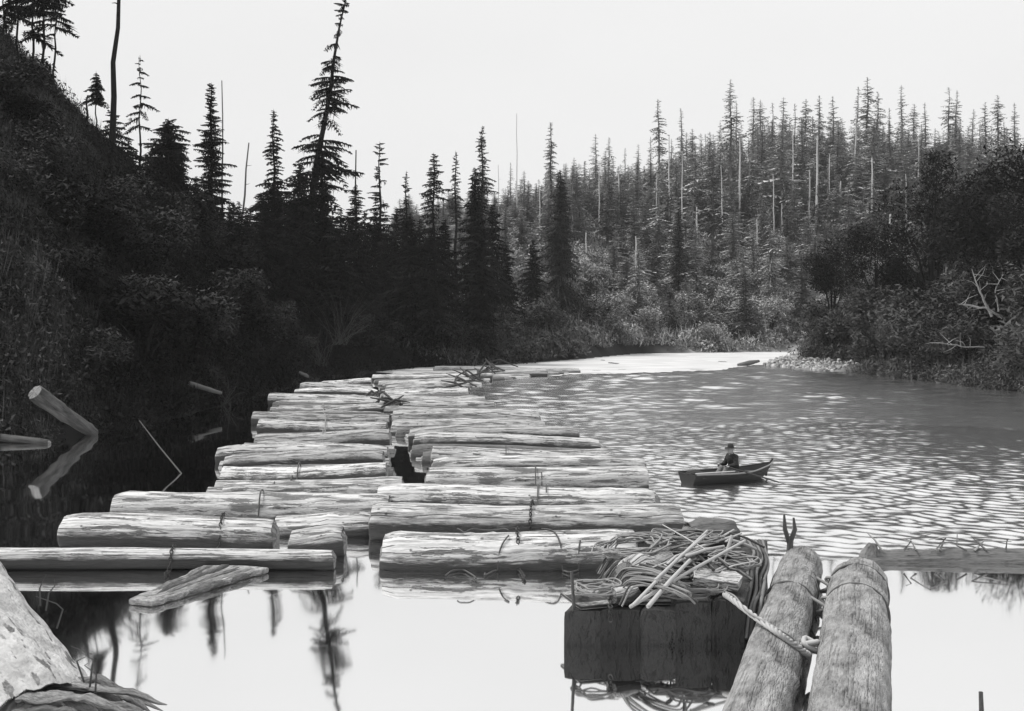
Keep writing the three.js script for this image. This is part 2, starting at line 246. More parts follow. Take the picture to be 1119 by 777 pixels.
{
  const R = rng(77), protos = [];
  const G = Array.from({ length: 10 }, (_, i) => logGeo(300 + i, 7, .5, { rough: .08 + .08 * R(), bend: .26, step: .4, seg: 20, taper: .05 + .12 * R() }));
  const put = (x0, x1, D, top, r, big, label, group) => {
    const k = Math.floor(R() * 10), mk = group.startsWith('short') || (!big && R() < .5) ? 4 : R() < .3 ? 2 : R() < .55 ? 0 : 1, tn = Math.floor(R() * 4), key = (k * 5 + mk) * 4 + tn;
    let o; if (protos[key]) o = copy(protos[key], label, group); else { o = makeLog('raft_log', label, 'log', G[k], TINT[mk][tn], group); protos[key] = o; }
    const flip = R() < .5; lay(o, flip ? x1 : x0, flip ? x0 : x1, D, top, r, 7, (R() - .5) * .025); o.scale.x = Math.abs(o.scale.x); if (flip) o.rotation.y += Math.PI;
    o.rotation.x = (R() - .5) * .5; o.rotation.z = (R() - .5) * .008;
    return o;
  };
  const col = { left: LEFT, right: RIGHT };
  // the front logs, each built for itself
  const front = [
    [LEFT[0], 'wide pale log left end of second row, broken short at its right end', 0], [LEFT[1], 'stubby pale log with round dark cut end facing the gap between columns', 1], [LEFT[2], 'pale log behind the stubby log at the gap between the raft columns', 0], [LEFT[3], 'long pale log with dark stain and shade painted along its lower side in left column', 2],
    [RIGHT[0], 'thick pale front log of the right column, ropes looped over it', 0], [RIGHT[1], 'long pale log with round cut end reaching furthest toward the rowing boat', 1], [RIGHT[2], 'broad pale log, third from front of the right column', 0], [RIGHT[3], 'log with dark lower side and square dark right end, fourth in right column', 2]];
  front.forEach(([e, label, m], i) => {
    const len = X(e[1], e[3]) - X(e[0], e[3]); const g = logGeo(900 + i * 7, len, e[4], { rough: .09, bend: .12, step: .16, seg: 40, taper: i === 4 || i === 5 ? .03 : .08, uvLen: 5.3 });
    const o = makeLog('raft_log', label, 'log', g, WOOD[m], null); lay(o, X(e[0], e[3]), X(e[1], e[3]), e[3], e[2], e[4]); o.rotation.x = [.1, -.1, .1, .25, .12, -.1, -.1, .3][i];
    if (i === 3) o.rotation.y = -.012;
  });
  { const g = logGeo(955, 19, .27, { rough: .08, bend: .12, step: .2, seg: 26, taper: .25, uvLen: 5 }); const o = makeLog('boom_log', 'long thin pale boom log floating at the front of the left column', 'log', g, WOOD[0]); lay(o, X(365, 22) - 19, X(365, 22), 22.1, .42, .27); }
  for (const side of ['left', 'right']) {
    const list = col[side]; let D = list[side === 'left' ? 3 : 0][3];
    list.forEach((e, i) => { if (i > 3) put(X(e[0], e[3]) + (R() - .5) * (side === 'left' ? 1 : .3), X(e[1], e[3]) + (R() - .5) * (side === 'left' ? .3 : 1.1), e[3], e[2] + (R() - .5) * .1, e[4] * (.78 + .2 * R()), true, `${['whitish', 'pale weathered', 'light grey'][i % 3]} log in the raft's ${side} column, ${ORD[i]} large one from its front`, `large logs of the raft's ${side} column`); });
    let n = 0, last = -1;
    while (D < list[list.length - 1][3]) {
      D += (.66 + .3 * R()) * (D > 70 ? 1.3 : 1);
      const near = list.find((e) => Math.abs(e[3] - D) < e[4] * .9 + .28); if (near) { D = Math.max(D, near[3] + near[4] * .9 - .2); continue; }
      const at = list.filter((e) => e[3] < D).length; n = at === last ? n + 1 : 0; last = at;
      const r = .25 + .14 * R(), top = .14 + .26 * R();
      const a = edge(list, D, 0) + (R() - .3) * .7, b = edge(list, D, 1) + (R() - .7) * .9;
      if (D < 27.8 && side === 'left') continue;
      put(a, b, D, top, r, false, `low log in the raft's ${side} column, ${n ? ORD[n] + ' ' : ''}behind its ${ORD[Math.min(19, at - 1)]} large log`, `low logs of the raft's ${side} column`);
    }
  }
}
function tube(list, r, n = 40, seg = 6) { return new THREE.TubeGeometry(new THREE.CatmullRomCurve3(list, false, 'catmullrom', .4), n, r, seg, false); }
function drape(px, off = .03, hg = .55) { // photo points -> points lying on the raft
  const c = new THREE.CatmullRomCurve3(px.map(([x, y, h]) => P(x, y, h ?? hg)), false, 'catmullrom', .4), out = [];
  for (let i = 0; i <= px.length * 7; i++) { const q = c.getPoint(i / (px.length * 7)); q.y = raftTop(q.x, -q.z) + off; out.push(q); } return out;
}
const ROPE = mat(.23, { roughness: 1 }), DARKROPE = mat(.07), IRON = mat(.035, { roughness: .6, metalness: .3 });
const linkG = [0, 1].map((k) => { const g = new THREE.TorusGeometry(.034, .011, 5, 10); g.scale(1.5, 1, 1); if (k) g.rotateX(Math.PI / 2); return g; });
function chain(label, pts) {
  const t = thing('boom_chain', label, 'chain', [0, 0, 0], 'chains lying across the raft'); const c = new THREE.CatmullRomCurve3(pts, false, 'catmullrom', .3), L = c.getLength(), n = Math.floor(L / .085);
  for (let i = 0; i < n; i++) { const u = (i + .5) / n, q = c.getPointAt(u), d = c.getTangentAt(u), m = mesh('link', linkG[i % 2], IRON, t); m.position.copy(q); m.quaternion.setFromUnitVectors(new THREE.Vector3(1, 0, 0), d); }
}
{
  chain('dark chain crossing the front logs of the left column', drape([[180, 608, .4], [190, 594, .5], [198, 580, .6], [212, 573, .65], [236, 570, .65], [256, 553, .6], [282, 541, .7]]));
  chain('dark chain over the thick front log of the right column', drape([[574, 622, .2], [573, 606, .5], [572, 592, .7], [565, 578, .75], [574, 562, .8], [580, 552, .8], [586, 542, .75]]));
  const rp = (label, px, r = .016, m = DARKROPE) => tag(mesh('rope', tube(drape(px, r), r, 70), m, scene), label, 'rope');
  rp('rope running back over the middle logs of the left column', [[282, 541, .7], [300, 527, .6], [318, 514, .6], [330, 503, .6]], .02);
  rp('short rope hanging over a log, left column, sixth row', [[318, 528, .5], [319, 518, .6], [319, 508, .6]], .018);
  rp('pale rope crossing the far logs of the left column', [[352, 486, .6], [353, 470, .6], [356, 454, .6], [353, 440, .6]], .025, ROPE);
  rp('rope arc lying on the front right log, left of the chain', [[500, 585, .6], [508, 581, .72], [524, 577, .72], [545, 577, .72], [556, 580, .72]]);
  rp('rope arc lying on the front right log, right of the chain', [[592, 578, .72], [606, 581, .72], [620, 588, .7], [630, 598, .5], [634, 606, .3]]);
  rp('rope arc hanging down the middle of the front right log', [[530, 606, .4], [530, 594, .65], [540, 586, .72], [556, 582, .72]]);
  rp('rope looped over the left part of front right log', [[486, 595, .65], [494, 586, .72], [506, 585, .72], [518, 592, .7], [520, 600, .6]]);
  rp('rope across the third and fourth logs of the right column', [[586, 542, .78], [588, 530, .75], [586, 516, .7], [582, 502, .6]]);
  rp('rope hanging over the dark-sided fourth log, right column', [[597, 536, .7], [596, 524, .7], [592, 512, .7]]);
  rp('thin rope on the eighth row of the right column', [[553, 500, .6], [553, 488, .7], [552, 476, .6]]);
  const DRIFT = mat(.03);
  // driftwood rubbish caught along the outer edge of the far bend
  const R = rng(5); for (let i = 0; i < 26; i++) { const t = i / 25, px = lerp(494, 545, t) + (R() - .5) * 8, py = lerp(427, 405, Math.pow(t, .7)) + (R() - .5) * 3, D = DD(py, .3), x = X(px, D), a = R() * 3, l = .8 + 1.5 * R(), top = raftTop(x, D);
    tag(mesh('driftwood', limb([V(x - Math.cos(a) * l, top + .1, D - Math.sin(a) * l), V(x, top + .35 + .4 * R(), D), V(x + Math.cos(a) * l, top + .15 + .9 * R(), D + Math.sin(a) * l)], [.05, .09, .03], 6), DRIFT, scene), 'dark driftwood caught along the outer edge of the raft at the bend', 'driftwood', 'driftwood at the bend'); }
  for (let i = 0; i < 16; i++) { const t = i / 15, px = lerp(408, 436, t) + (R() - .5) * 8, py = lerp(430, 447, t) + (R() - .5) * 4, D = DD(py, .4), x = X(px, D), a = R() * 3, l = .5 + .9 * R(), top = raftTop(x, D);
    tag(mesh('driftwood', limb([V(x - Math.cos(a) * l, top + .1, D - Math.sin(a) * l), V(x, top + .25 + .3 * R(), D), V(x + Math.cos(a) * l, top + .1 + .5 * R(), D + Math.sin(a) * l)], [.05, .08, .03], 6), DRIFT, scene), 'dark driftwood lodged between the columns far up the raft', 'driftwood', 'driftwood between the columns'); }
}

// ---------------------------------------------------------------- the near boom logs, float and driftwood
const barkTex = (k, W = 1024, H = 512) => { const f = (u, v) => { const n = (s, m, o) => skin(u, v, o, s * 2, m * 2); return [n(16, 24, k), n(60, 70, k + 20), n(5, 2.2, k + 40)]; };
  return [dataTex(W, H, (u, v) => { const [a, b, c] = f(u, v); return clamp((.2 + .2 * (a - .5) + .1 * (b - .5) + .4 * (c - .5)) * (skin(u, v, k + 77, 5, 34) < .36 ? .72 : 1), .03, .5); }), dataTex(W, H, (u, v) => { const [a, b] = f(u, v); return .5 + .7 * (a - .5) + .3 * (b - .5) - (skin(u, v, k + 77, 5, 34) < .36 ? .2 : 0); }, false)]; };
const [bkm, bkb] = barkTex(3); const BARK = new THREE.MeshStandardMaterial({ map: bkm, bumpMap: bkb, bumpScale: .05, roughness: .95 });
const boom = [];
function longLog(name, label, a, b, r, m, opt, len0) { // from point a to point b (axis)
  const len = a.distanceTo(b), g = logGeo(opt.seed, len, r, { step: .07, seg: 64, ...opt }), o = makeLog(name, label, 'log', g, m);
  o.position.copy(a).add(b).multiplyScalar(.5); o.quaternion.setFromUnitVectors(new THREE.Vector3(1, 0, 0), b.clone().sub(a).normalize()); return o;
}
{
  const A1 = V(1.66, .26, 9.4), B1 = V(5.6, .26, 21.2), A2 = V(2.74, .25, 9.3), B2 = V(6.28, .22, 19.9);
  longLog('boom_log', 'rough grey boom log running from the foreground, beside the float', A1, B1, .4, BARK, { seed: 41, rough: .09, uvLen: 3.1, taper: .03, bend: .06, blunt: .05 });
  longLog('boom_log', 'rough grey boom log running from the foreground, right of its twin', A2, B2, .445, BARK, { seed: 58, rough: .09, uvLen: 3.4, taper: -.14, bend: .06, blunt: .05 });
  const at = (A, B, D) => A.clone().lerp(B, (D + A.z) / (-B.z + A.z));
  const wrap = (label, A, B, D, r, m, rr = .024) => { const c = at(A, B, D), d = B.clone().sub(A).normalize(), s = new THREE.Vector3(0, 1, 0).cross(d).normalize(), u = d.clone().cross(s), l = []; for (let i = 0; i <= 28; i++) { const f = i / 28 * 6.2832; l.push(c.clone().addScaledVector(s, Math.cos(f) * r).addScaledVector(u, Math.sin(f) * r).addScaledVector(d, .12 * Math.sin(f * 1) + .04 * Math.sin(f * 3))); }
    tag(mesh('cable', tube(l, rr, 60), m, scene), label, 'cable'); };
  wrap('dark cable round the left boom log near its far end', A1, B1, 19.4, .40, DARKROPE); wrap('second dark cable round the left boom log, nearer', A1, B1, 18.1, .405, DARKROPE, .028); wrap('thin cable beside the far one on the left boom log', A1, B1, 19.1, .40, DARKROPE, .018);
  wrap('dark cable round the right boom log near its far end', A2, B2, 19.1, .51, DARKROPE); wrap('second dark cable round the right boom log, nearer', A2, B2, 17.7, .505, DARKROPE, .028);
  const link = (label, l, r = .035, m = ROPE) => tag(mesh('rope', tube(l, r, 40), m, scene), label, 'rope');
  const mid = (D) => at(A1, B1, D).lerp(at(A2, B2, D), .5);
  for (const [D, w] of [[17.9, 'nearer'], [19.3, 'farther']]) { const c = mid(D); link(`twist of pale rope knotted in the gap between the boom logs, ${w} of two`, [c.clone().add(V(-.16, .22, .1)), c.clone().add(V(.03, .1, -.1)), c.clone().add(V(-.08, -.04, .12)), c.clone().add(V(.1, .02, 0)), c.clone().add(V(.02, .2, .1)), c.clone().add(V(.16, .25, -.1))], .03); }
  // thick hawser from the float over the left boom log to the gap
  const K = P(882, 714, .3), PALEROPE = mat(.36, { roughness: 1 });
  const hw = [P(792, 650, .76), P(800, 655, .74), P(822, 672, .70), P(845, 688, .735), P(862, 700, .63), P(880, 713, .42), P(884, 716, .3)];
  { const c = new THREE.CatmullRomCurve3(hw, false, 'catmullrom', .4), n = 120, hs = thing('hawser', 'thick pale hawser from the float across the left boom log', 'rope'); for (let s = 0; s < 3; s++) { const l = []; for (let i = 0; i <= n; i++) { const f = i * .42 + s * 2.094; l.push(c.getPoint(i / n).add(V(Math.cos(f) * .024, Math.sin(f) * .024, 0))); } mesh('strand', new THREE.TubeGeometry(new THREE.CatmullRomCurve3(l), 260, .025, 6, false), PALEROPE, hs); } }
  link('thinner rope beside the thick hawser', hw.map((q, i) => q.clone().add(V(.06 * Math.sin(i * 2.1), .03, .09))), .016);
  link('knot of pale rope at the end of the hawser between the boom logs', [0, 1, 2, 3, 4, 5, 6, 7, 8].map((i) => K.clone().add(V(.13 * Math.cos(i * 1.9) + .05, .1 + .09 * Math.sin(i * 1.3), .12 * Math.sin(i * 1.9)))), .04, PALEROPE);
  // forked stub at the far end of the left boom log
  { const t = thing('forked_stake', 'dark forked stake standing at the far end of the left boom log', 'stake', [5.3, .5, -21.0]); mesh('shaft', limb([V(0, -.1, 0), V(.02, .3, 0)], [.07, .06], 7), WOOD[3], t); mesh('prong', limb([V(.01, .22, 0), V(-.08, .5, 0), V(-.09, .78, .02)], [.05, .045, .02], 6), WOOD[3], t); mesh('prong', limb([V(.02, .25, 0), V(.11, .5, 0), V(.09, .72, .02)], [.05, .045, .02], 6), WOOD[3], t); }
  // ropes bunched on the float's right edge
  const R = rng(21); for (let i = 0; i < 5; i++) { const o = (i - 2) * .07; link(`dark rope bunched along the float's right edge, ${ORD[i]} strand from the poles`, [V(4.7 + o, .75, 21.2), V(4.55 + o + R() * .1, .72 - i * .05, 20.2), V(4.25 + o, .68 - i * .06 + R() * .1, 19.1), V(4.02 + o, .5 + R() * .2, 18.1), V(3.72 + o, .35 + R() * .2, 17.2), V(3.6 + o, .1, 16.9)], .03, i % 2 ? DARKROPE : mat(.16)); }
  // log lying low across, right of the boom logs
  const cl = longLog('boom_log', 'low dark log floating crosswise beyond the right boom log', V(7.3, -.06, 22.9), V(19, -.16, 22.3), .3, WOOD[3], { seed: 63, rough: .16, uvLen: 4, taper: .1, bend: .2 });
  for (let i = 0; i < 9; i++) { const x = 7.5 + i * .33 + R() * .3, y = .24; tag(mesh('twig', limb([V(x, y, 22.7), V(x + (R() - .4) * .6, y + .1 + R() * .16, 22.6 + R() * .5), V(x + (R() - .3) * 1.1, y + .12 + R() * .3, 22.5 + R() * .6)], [.025, .018, .008], 5), i % 3 ? mat(.12) : ROPE, scene), 'small broken branch lying on the low crosswise log', 'branch', 'branches on the crosswise log'); }
  { const t = tag(mesh('stump', limb([V(7.35, -.1, 22.8), V(7.42, .14, 22.8), V(7.5, .34, 22.75)], (q, f) => .24 * (1 - .6 * q) * (1 + .3 * Math.sin(f * 3 + 1 + q * 3) + .12 * Math.sin(f * 7)), 14), BARK, scene), 'dark lumpy root stub at the left end of the crosswise log', 'root stub'); }
  tag(mesh('stake', limb([V(5.56, -1, 13), V(5.57, 0, 13), V(5.55, .6, 13)], [.04, .035, .025], 7), WOOD[3], scene), 'thin dark stake standing in the still water beside the boom', 'stake');
}
{ // float of three short thick logs
  const DK = new THREE.MeshStandardMaterial({ color: grey(.55), map: WOOD[3].map, bumpMap: WOOD[3].bumpMap, bumpScale: .05, roughness: .9 });
  const endDark = new THREE.MeshStandardMaterial({ map: dataTex(256, 256, (u, v) => .014 + .05 * ss(.4, .8, fbm(u * 9, v * 40, 1, 4)) * ss(.35, .75, fbm(u * 4, v * 5, 9, 3)) + .015 * fbm(u * 60, v * 60, 4, 2)), roughness: .9 });
  const float = thing('timber_float', 'low dark float of squared timbers carrying a heap of rope and poles', 'float', [.8, 0, -16.88]);
  const DARKW = [.75, .55, .95].map((v) => { const m = DK.clone(); m.color = grey(v * .55); return m; });
  [[0, .56, .53], [.565, .6, .555], [1.17, .54, .54], [1.715, .55, .66], [2.27, .5, .69]].forEach(([x, w, top], n) => {
    const h = top + .5, L = 4.5 + .3 * ((n * 37) % 10) / 10, g = new THREE.BoxGeometry(w, h, L, 8, 10, 44), q = g.attributes.position, u = g.attributes.uv;
    for (let i = 0; i < q.count; i++) { let a = q.getX(i), b = q.getY(i), c = q.getZ(i); const s = L / 2 - c, k = 1 - .05 * Math.max(0, Math.abs(a) / (w / 2) - .7) * 3; const y = b * k + top - h / 2 + .05 * (fbm(a * 3 + n * 9, b * 3, c * 1.2, 3) - .5), z = -s + .07 * (fbm(a * 7 + n * 5, b * 5, 3 + n, 3) - .5) * (s < .05 ? 1 : .3); const xx = a * (1 - .03 * (Math.abs(b) > h * .45 ? 1 : 0)) + .025 * (fbm(b * 4, c * 1.5, n * 7, 3) - .5); q.setXYZ(i, x + w / 2 + xx + .309 * s, y, z); u.setXY(i, s < .02 ? b * .9 : s / 3, s < .02 ? a * .5 + n * .2 : (a + b) * .4 + n * .17); }
    g.computeVertexNormals(); mesh('timber', g, DARKW[n % 3], float);
  });
  const bits = [['broad weathered deck plank at the left front of the float', [1.22, .58, 17.4], [.62, .06, .9], .3], ['deck plank across the float logs, front', [2.0, .6, 17.3], [.95, .06, .42], .05], ['deck plank across the float logs, behind the front one', [2.75, .73, 18.3], [1.9, .08, .4], .08], ['rear deck plank across the float logs', [3.2, .74, 20.2], [2.1, .08, .45], .03]];
  for (const [label, p, s, ry] of bits) { const g = new THREE.BoxGeometry(s[0], s[1], s[2], 8, 2, 4), q = g.attributes.position; for (let i = 0; i < q.count; i++) { q.setY(i, q.getY(i) + .02 * (fbm(q.getX(i) * 3 + p[0], q.getZ(i) * 3, 2, 2) - .5)); q.setX(i, q.getX(i) + .04 * (fbm(q.getZ(i) * 6, q.getY(i) * 9, p[2], 2) - .5)); } g.computeVertexNormals(); const o = mesh('plank', g, WOOD[1], scene); o.position.set(p[0], p[1], -p[2]); o.rotation.y = ry; tag(o, label, 'plank'); }
  // front stake
  tag(mesh('stake', limb([V(.98, -.2, 16.9), V(.96, .5, 16.95), V(.92, 1.12, 16.95)], [.03, .028, .024], 7), WOOD[3], scene), 'thin dark stake upright at the left front corner of the float', 'stake');
  // grey chunk of log under the ropes
  const ck = longLog('log_chunk', 'grey chunk of log lying under the ropes on the float', V(1.85, .82, 17.9), V(2.6, .86, 18.7), .3, WOOD[1], { seed: 81, rough: .12, taper: .1 });
  longLog('log_chunk', 'dark chunk of log at the back of the float', V(3.3, .86, 20.9), V(4.3, .9, 21.2), .3, WOOD[3], { seed: 82, rough: .12, taper: .1 });
  longLog('log_chunk', 'small pale billet of wood at the front of the float', V(1.55, .73, 17.0), V(1.95, .75, 17.25), .11, WOOD[0], { seed: 83, rough: .06, taper: .05 });
  // pale notched block
  { const s = new THREE.Shape([[-.36, -.2], [.3, -.24], [.38, .02], [.3, .2], [.1, .18], [.06, .08], [-.06, .1], [-.1, .22], [-.34, .2]].map(([x, y]) => new THREE.Vector2(x, y))); const g = new THREE.ExtrudeGeometry(s, { depth: .12, bevelEnabled: true, bevelSize: .02, bevelThickness: .02, bevelSegments: 2 }); g.rotateX(-Math.PI / 2); { const q = g.attributes.position; for (let i = 0; i < q.count; i++) q.setY(i, q.getY(i) + .09 * (fbm(q.getX(i) * 6 + 3, q.getZ(i) * 6 + 5, 2, 3) - .5)); g.computeVertexNormals(); } const o = mesh('wood_block', g, TINT[1][2], scene); o.position.set(3.25, .83, -17.45); o.rotation.set(.16, -.12, -.05); tag(o, 'pale flat block of wood with a notch, right front of the float', 'block'); }
  // poles
  const POLE = mat(.36, { roughness: .8 });
  const pole = (label, a, b, r, m = WOOD[0]) => tag(mesh('pole', limb([a, a.clone().lerp(b, .5).add(V(0, .02, 0)), b], [r, r * .95, r * .8], 9), POLE, scene), label, 'pole');
  pole('long pale pole on the float, leftmost, rising to the rear', P(691, 662, .92), P(773, 580, 1.45), .026); pole('long pale pole crossing lowest in front of the other poles', P(689, 663, .86), P(814, 591, 1.3), .028); pole('pale pole just right of the leftmost pole', P(716, 634, 1.1), P(771, 585, 1.5), .024);
  pole('short pale pole at the back of the pole heap', P(750, 608, 1.15), P(791, 597, 1.15), .03); pole('split pale pole at the foot of the heap', P(708, 663, .86), P(754, 612, 1.25), .034); pole('short upright stick at the right end of the poles', P(790, 620, .9), P(800, 585, 1.4), .035); pole('thin stick with forked end over the rear of the float', P(797, 590, 1.2), P(826, 600, .95), .03);
  // rope heaps
  const R = rng(9);
  const coil = (label, cx, cy, cD, rx, rd, turns, r, m, slope = 0) => { const l = []; for (let i = 0; i < turns * 10; i++) { const f = i / 10 * 6.2832, k = .55 + .6 * R(); l.push(V(cx + Math.cos(f) * rx * k, cy + (i / (turns * 10)) * .12 + R() * .1 + slope * Math.cos(f), cD + Math.sin(f) * rd * k)); } tag(mesh('rope_coil', tube(l, r, turns * 30, 5), m, scene), label, 'rope coil'); };
  coil('loose coil of pale rope at the left front edge of the float', 1.32, .68, 17.3, .38, .42, 8, .015, ROPE); coil('large coil of pale rope draped over the grey log chunk', 2.1, 1.0, 19, .62, .8, 10, .016, ROPE, .06); coil('tangled coil of dark rope under the crossing poles', 2.65, .78, 17.9, .55, .5, 9, .017, mat(.14)); coil('coil of rope at the back of the float beside the poles', 3.25, .9, 20.4, .6, .5, 8, .016, mat(.2)); coil('coil of pale rope right of the notched block', 3.75, .82, 18.6, .42, .5, 7, .016, ROPE); coil('tangle of rope in front of the notched block', 2.75, .68, 17.15, .6, .25, 8, .016, mat(.16));
  const RGREY = mat(.14), R4 = mat(.22);
  for (let i = 0; i < 18; i++) { const y0 = 602 + i * 2.1, x0 = 664 + i * 1.5 + R() * 8, l = [P(x0 - 14, y0 + 18 + R() * 8, .66), P(x0, y0 + 3, .95), P(x0 + 26 + R() * 8, y0 + 2 + R() * 5, 1.04), P(x0 + 52 + R() * 14, y0 + 12 + R() * 8, .98), P(x0 + 62 + R() * 14, y0 + 22, .85)]; tag(mesh('rope', tube(l, .014 + .006 * R(), 40, 5), [ROPE, RGREY, DARKROPE, R4][Math.floor(R() * 4)], scene), 'strand of rope stretched over the grey log chunk on the float', 'rope', 'rope strands over the log chunk'); }
  for (let i = 0; i < 30; i++) { const D = 17.3 + R() * 3.4, x = 1.6 + (D - 16.9) * .309 + R() * 1.9, a = (R() < .6 ? .75 : 2.2) + (R() - .5) * .8, l = .25 + .75 * R() * R(), y = .8 + R() * .3, r = .014 + .012 * R(); tag(mesh('stick', limb([V(x - Math.cos(a) * l, y - .06 * R(), D - Math.sin(a) * l), V(x, y + .05, D), V(x + Math.cos(a) * l, y + R() * .16, D + Math.sin(a) * l)], [r, r, r * .7], 6), [POLE, WOOD[1], RGREY][i % 3], scene), 'stick in the heap of rope and poles on the float', 'stick', 'sticks in the rope heap'); }
  chain('short chain hanging at the float front below the rope coil', [P(667, 652, .72), P(667, 664, .64), P(667, 672, .5), P(668, 680, .4)]);
}
{ // near left shore: big pale log, its ragged root end, the floating slab
  const [pm, pb] = [dataTex(1024, 512, (u, v) => { const n = (s, m, o) => skin(u, v, o, s * 2, m * 2, 5); const s = n(7, 9, 2), f = n(30, 40, 12), c = n(4, 14, 30), p = n(6, 4, 50); let w = .46 + .3 * (s - .5) + .22 * (f - .5); if (c < .4) w *= lerp(.3, 1, ss(.3, .4, c)); if (p > .5) w = lerp(w, .17 + .22 * f, .8 * ss(.42, .78, p + (f - .5) * .25)); return clamp(w * .8 - .03, .05, .6); }), dataTex(1024, 512, (u, v) => { const n = (s, m, o) => skin(u, v, o, s * 2, m * 2, 5); return .5 + .5 * (n(30, 40, 12) - .5) + .5 * (n(7, 9, 2) - .5) - .3 * (1 - ss(.3, .36, n(4, 14, 30))); }, false)];
  const PALE = new THREE.MeshStandardMaterial({ map: pm, bumpMap: pb, bumpScale: .06, roughness: .9 });
  longLog('drift_log', 'huge pale weathered log lying across the near left corner', V(-11.2, .55, 20.6), V(-5.35, .1, 12.6), .98, PALE, { seed: 121, rough: .13, uvLen: 3.6, taper: .18, bend: .12, coarse: 3 });
  const SLABM = new THREE.MeshStandardMaterial({ map: bkm, bumpMap: bkb, bumpScale: .05, color: grey(1.6), roughness: .95 }), SLABD = BARK;
  const t = thing('root_mass', 'ragged grey slab of bark at the lower end of the huge pale log', 'root', [-4.86, .44, -12.95]); t.scale.set(1, .55, 1.15);
  for (let i = 0; i < 10; i++) { const o = i * .105 - .47, l = []; for (let k = 0; k <= 18; k++) { const s = k / 18; l.push(V(-.75 + (1.35 + .35 * Math.sin(i * 2.7)) * s, .32 * Math.sin(s * 2.4 + .5) - o * .12 - .1 * s + .14 * (fbm(s * 5 + i * 5, i, 3, 3) - .5) * 2 + .06 * ((i * 3) % 4), -.05 + o * .9 - .25 * s)); } mesh('bark_ridge', limb(l, (q, f) => (.06 + .06 * ((i * 5) % 4) / 3) * (1 - .3 * q - .6 * Math.pow(q, 8)) * (.4 + 1.2 * fbm(q * 14 + i * 7, Math.cos(f) * 1.5 + 4, Math.sin(f) * 1.5 + 4, 3)), 14), i % 3 ? SLABM : BARK, t); }
  const R = rng(31); [[98, 727, .9], [92, 722, .9], [44, 640, 1.3], [50, 645, 1.25], [62, 664, 1.2], [104, 735, .9]].forEach(([px, py, h], i) => { const q = P(px, py + 10, h), l = [q.clone().add(V(0, -.15, 0))]; for (let k = 1; k <= 3; k++) l.push(q.clone().add(V((R() - .5) * .2 * k - .02 * k, .09 * k, (R() - .5) * .1))); tag(mesh('twig', limb(l, [.013, .011, .008, .004], 5), WOOD[3], scene), `dry twig on the near edge of the huge pale log, ${ORD[i]} along it`, 'twig'); });
  // floating slab of bark: long rough strips
  const sl = thing('bark_slab', 'rough slab of split wood floating slantwise below the thin boom log', 'slab', [0, 0, 0]);
  const a = V(X(158, 19.3), .03, 19.2), b = V(X(262, 22), .06, 21.9), dir = b.clone().sub(a).normalize(), sd = new THREE.Vector3(-dir.z, 0, dir.x).multiplyScalar(-1);
  { const e = [], n = 16; for (let k = 0; k <= n; k++) e.push([k / n, .5 * (.34 + .66 * k / n) + .07 * (R() - .5)]); for (let k = n; k >= 0; k--) e.push([k / n, -.5 * (.34 + .66 * k / n) + .07 * (R() - .5)]);
    const L = a.distanceTo(b), g = new THREE.ExtrudeGeometry(new THREE.Shape(e.map(([s, w]) => new THREE.Vector2(s * L + .12 * (R() - .5), w * 1.3))), { depth: .07, bevelEnabled: true, bevelSize: .02, bevelThickness: .02, bevelSegments: 1 }); g.rotateX(-Math.PI / 2); const m = mesh('board', g, SLABM, sl); m.position.copy(a).add(V(0, .0, 0)); m.rotation.y = Math.atan2(-dir.z, dir.x); }
  for (let i = 0; i < 11; i++) { const o = (i - 5) * .115, s0 = R() * .16, s1 = .84 + R() * .16, l = []; for (let k = 0; k <= 9; k++) l.push(a.clone().lerp(b, lerp(s0, s1, k / 9)).addScaledVector(sd, (o + .02 * Math.sin(k + i * 2)) * (.35 + .65 * k / 9)).add(V(0, .055 + .03 * Math.sin(i * 2.3) - Math.abs(o) * .06 + .012 * Math.sin(k * 1.7 + i), 0))); mesh('strip', limb(l, (q, f) => .062 * (1 - .75 * Math.pow(Math.abs(q * 2 - 1), 4)) * (1 + .3 * Math.sin(f * 3 + i) + .2 * Math.sin(q * 17 + i * 3)), 9), [SLABM, SLABD][i % 3 ? 0 : 1], sl); }
  const SLANT = new THREE.MeshStandardMaterial({ map: bkm, bumpMap: bkb, bumpScale: .04, color: grey(.36), roughness: .9 });
  // driftwood on the left bank
  longLog('drift_log', 'tapering pale log slanting from the left bank into the water', V(-18.2, .02, 47.9), V(X(36, 45), 2.05, 45.2), .24, SLANT, { seed: 131, rough: .2, taper: -.5, seg: 24, step: .2 });
  longLog('drift_log', 'pale log lying at the water line under the left bank', V(-26, .55, 46.5), V(X(56, 44.5), .02, 44.3), .2, SLANT, { seed: 132, rough: .1, taper: .3, seg: 20, step: .2 });
  tag(mesh('pole', limb([V(X(203, 36), -.1, 35.8), V(X(170, 36), .8, 36.4), V(X(141, 36), 1.62, 37)], [.026, .022, .014], 7), mat(.09), scene), 'thin pale pole slanting out of the dark water left of the raft', 'pole');
  const DIM = mat(.09);
  const lb = (label, px0, py0, px1, py1, D, r, seed) => longLog('drift_log', label, V(X(px0, D), Math.max(.1, HH(py0, D)), D), V(X(px1, D + .6), Math.max(.1, HH(py1, D)), D + .6), r, DIM, { seed, rough: .1, taper: .3, seg: 14, step: .3 });
  lb('small pale log on the dark left bank above the raft', 206, 419, 242, 430, 60, .14, 141); lb('thin pale stick on the left bank beside the far raft', 327, 407, 337, 412, 84, .1, 142);
  // driftwood on the gravel bar
  tag(mesh('driftwood', limb([V(24.6, .1, 119.5), V(26, .35, 120), V(27.2, .5, 121)], [.2, .28, .15], 7), WOOD[3], scene), 'dark piece of driftwood at the tip of the gravel bar', 'driftwood');
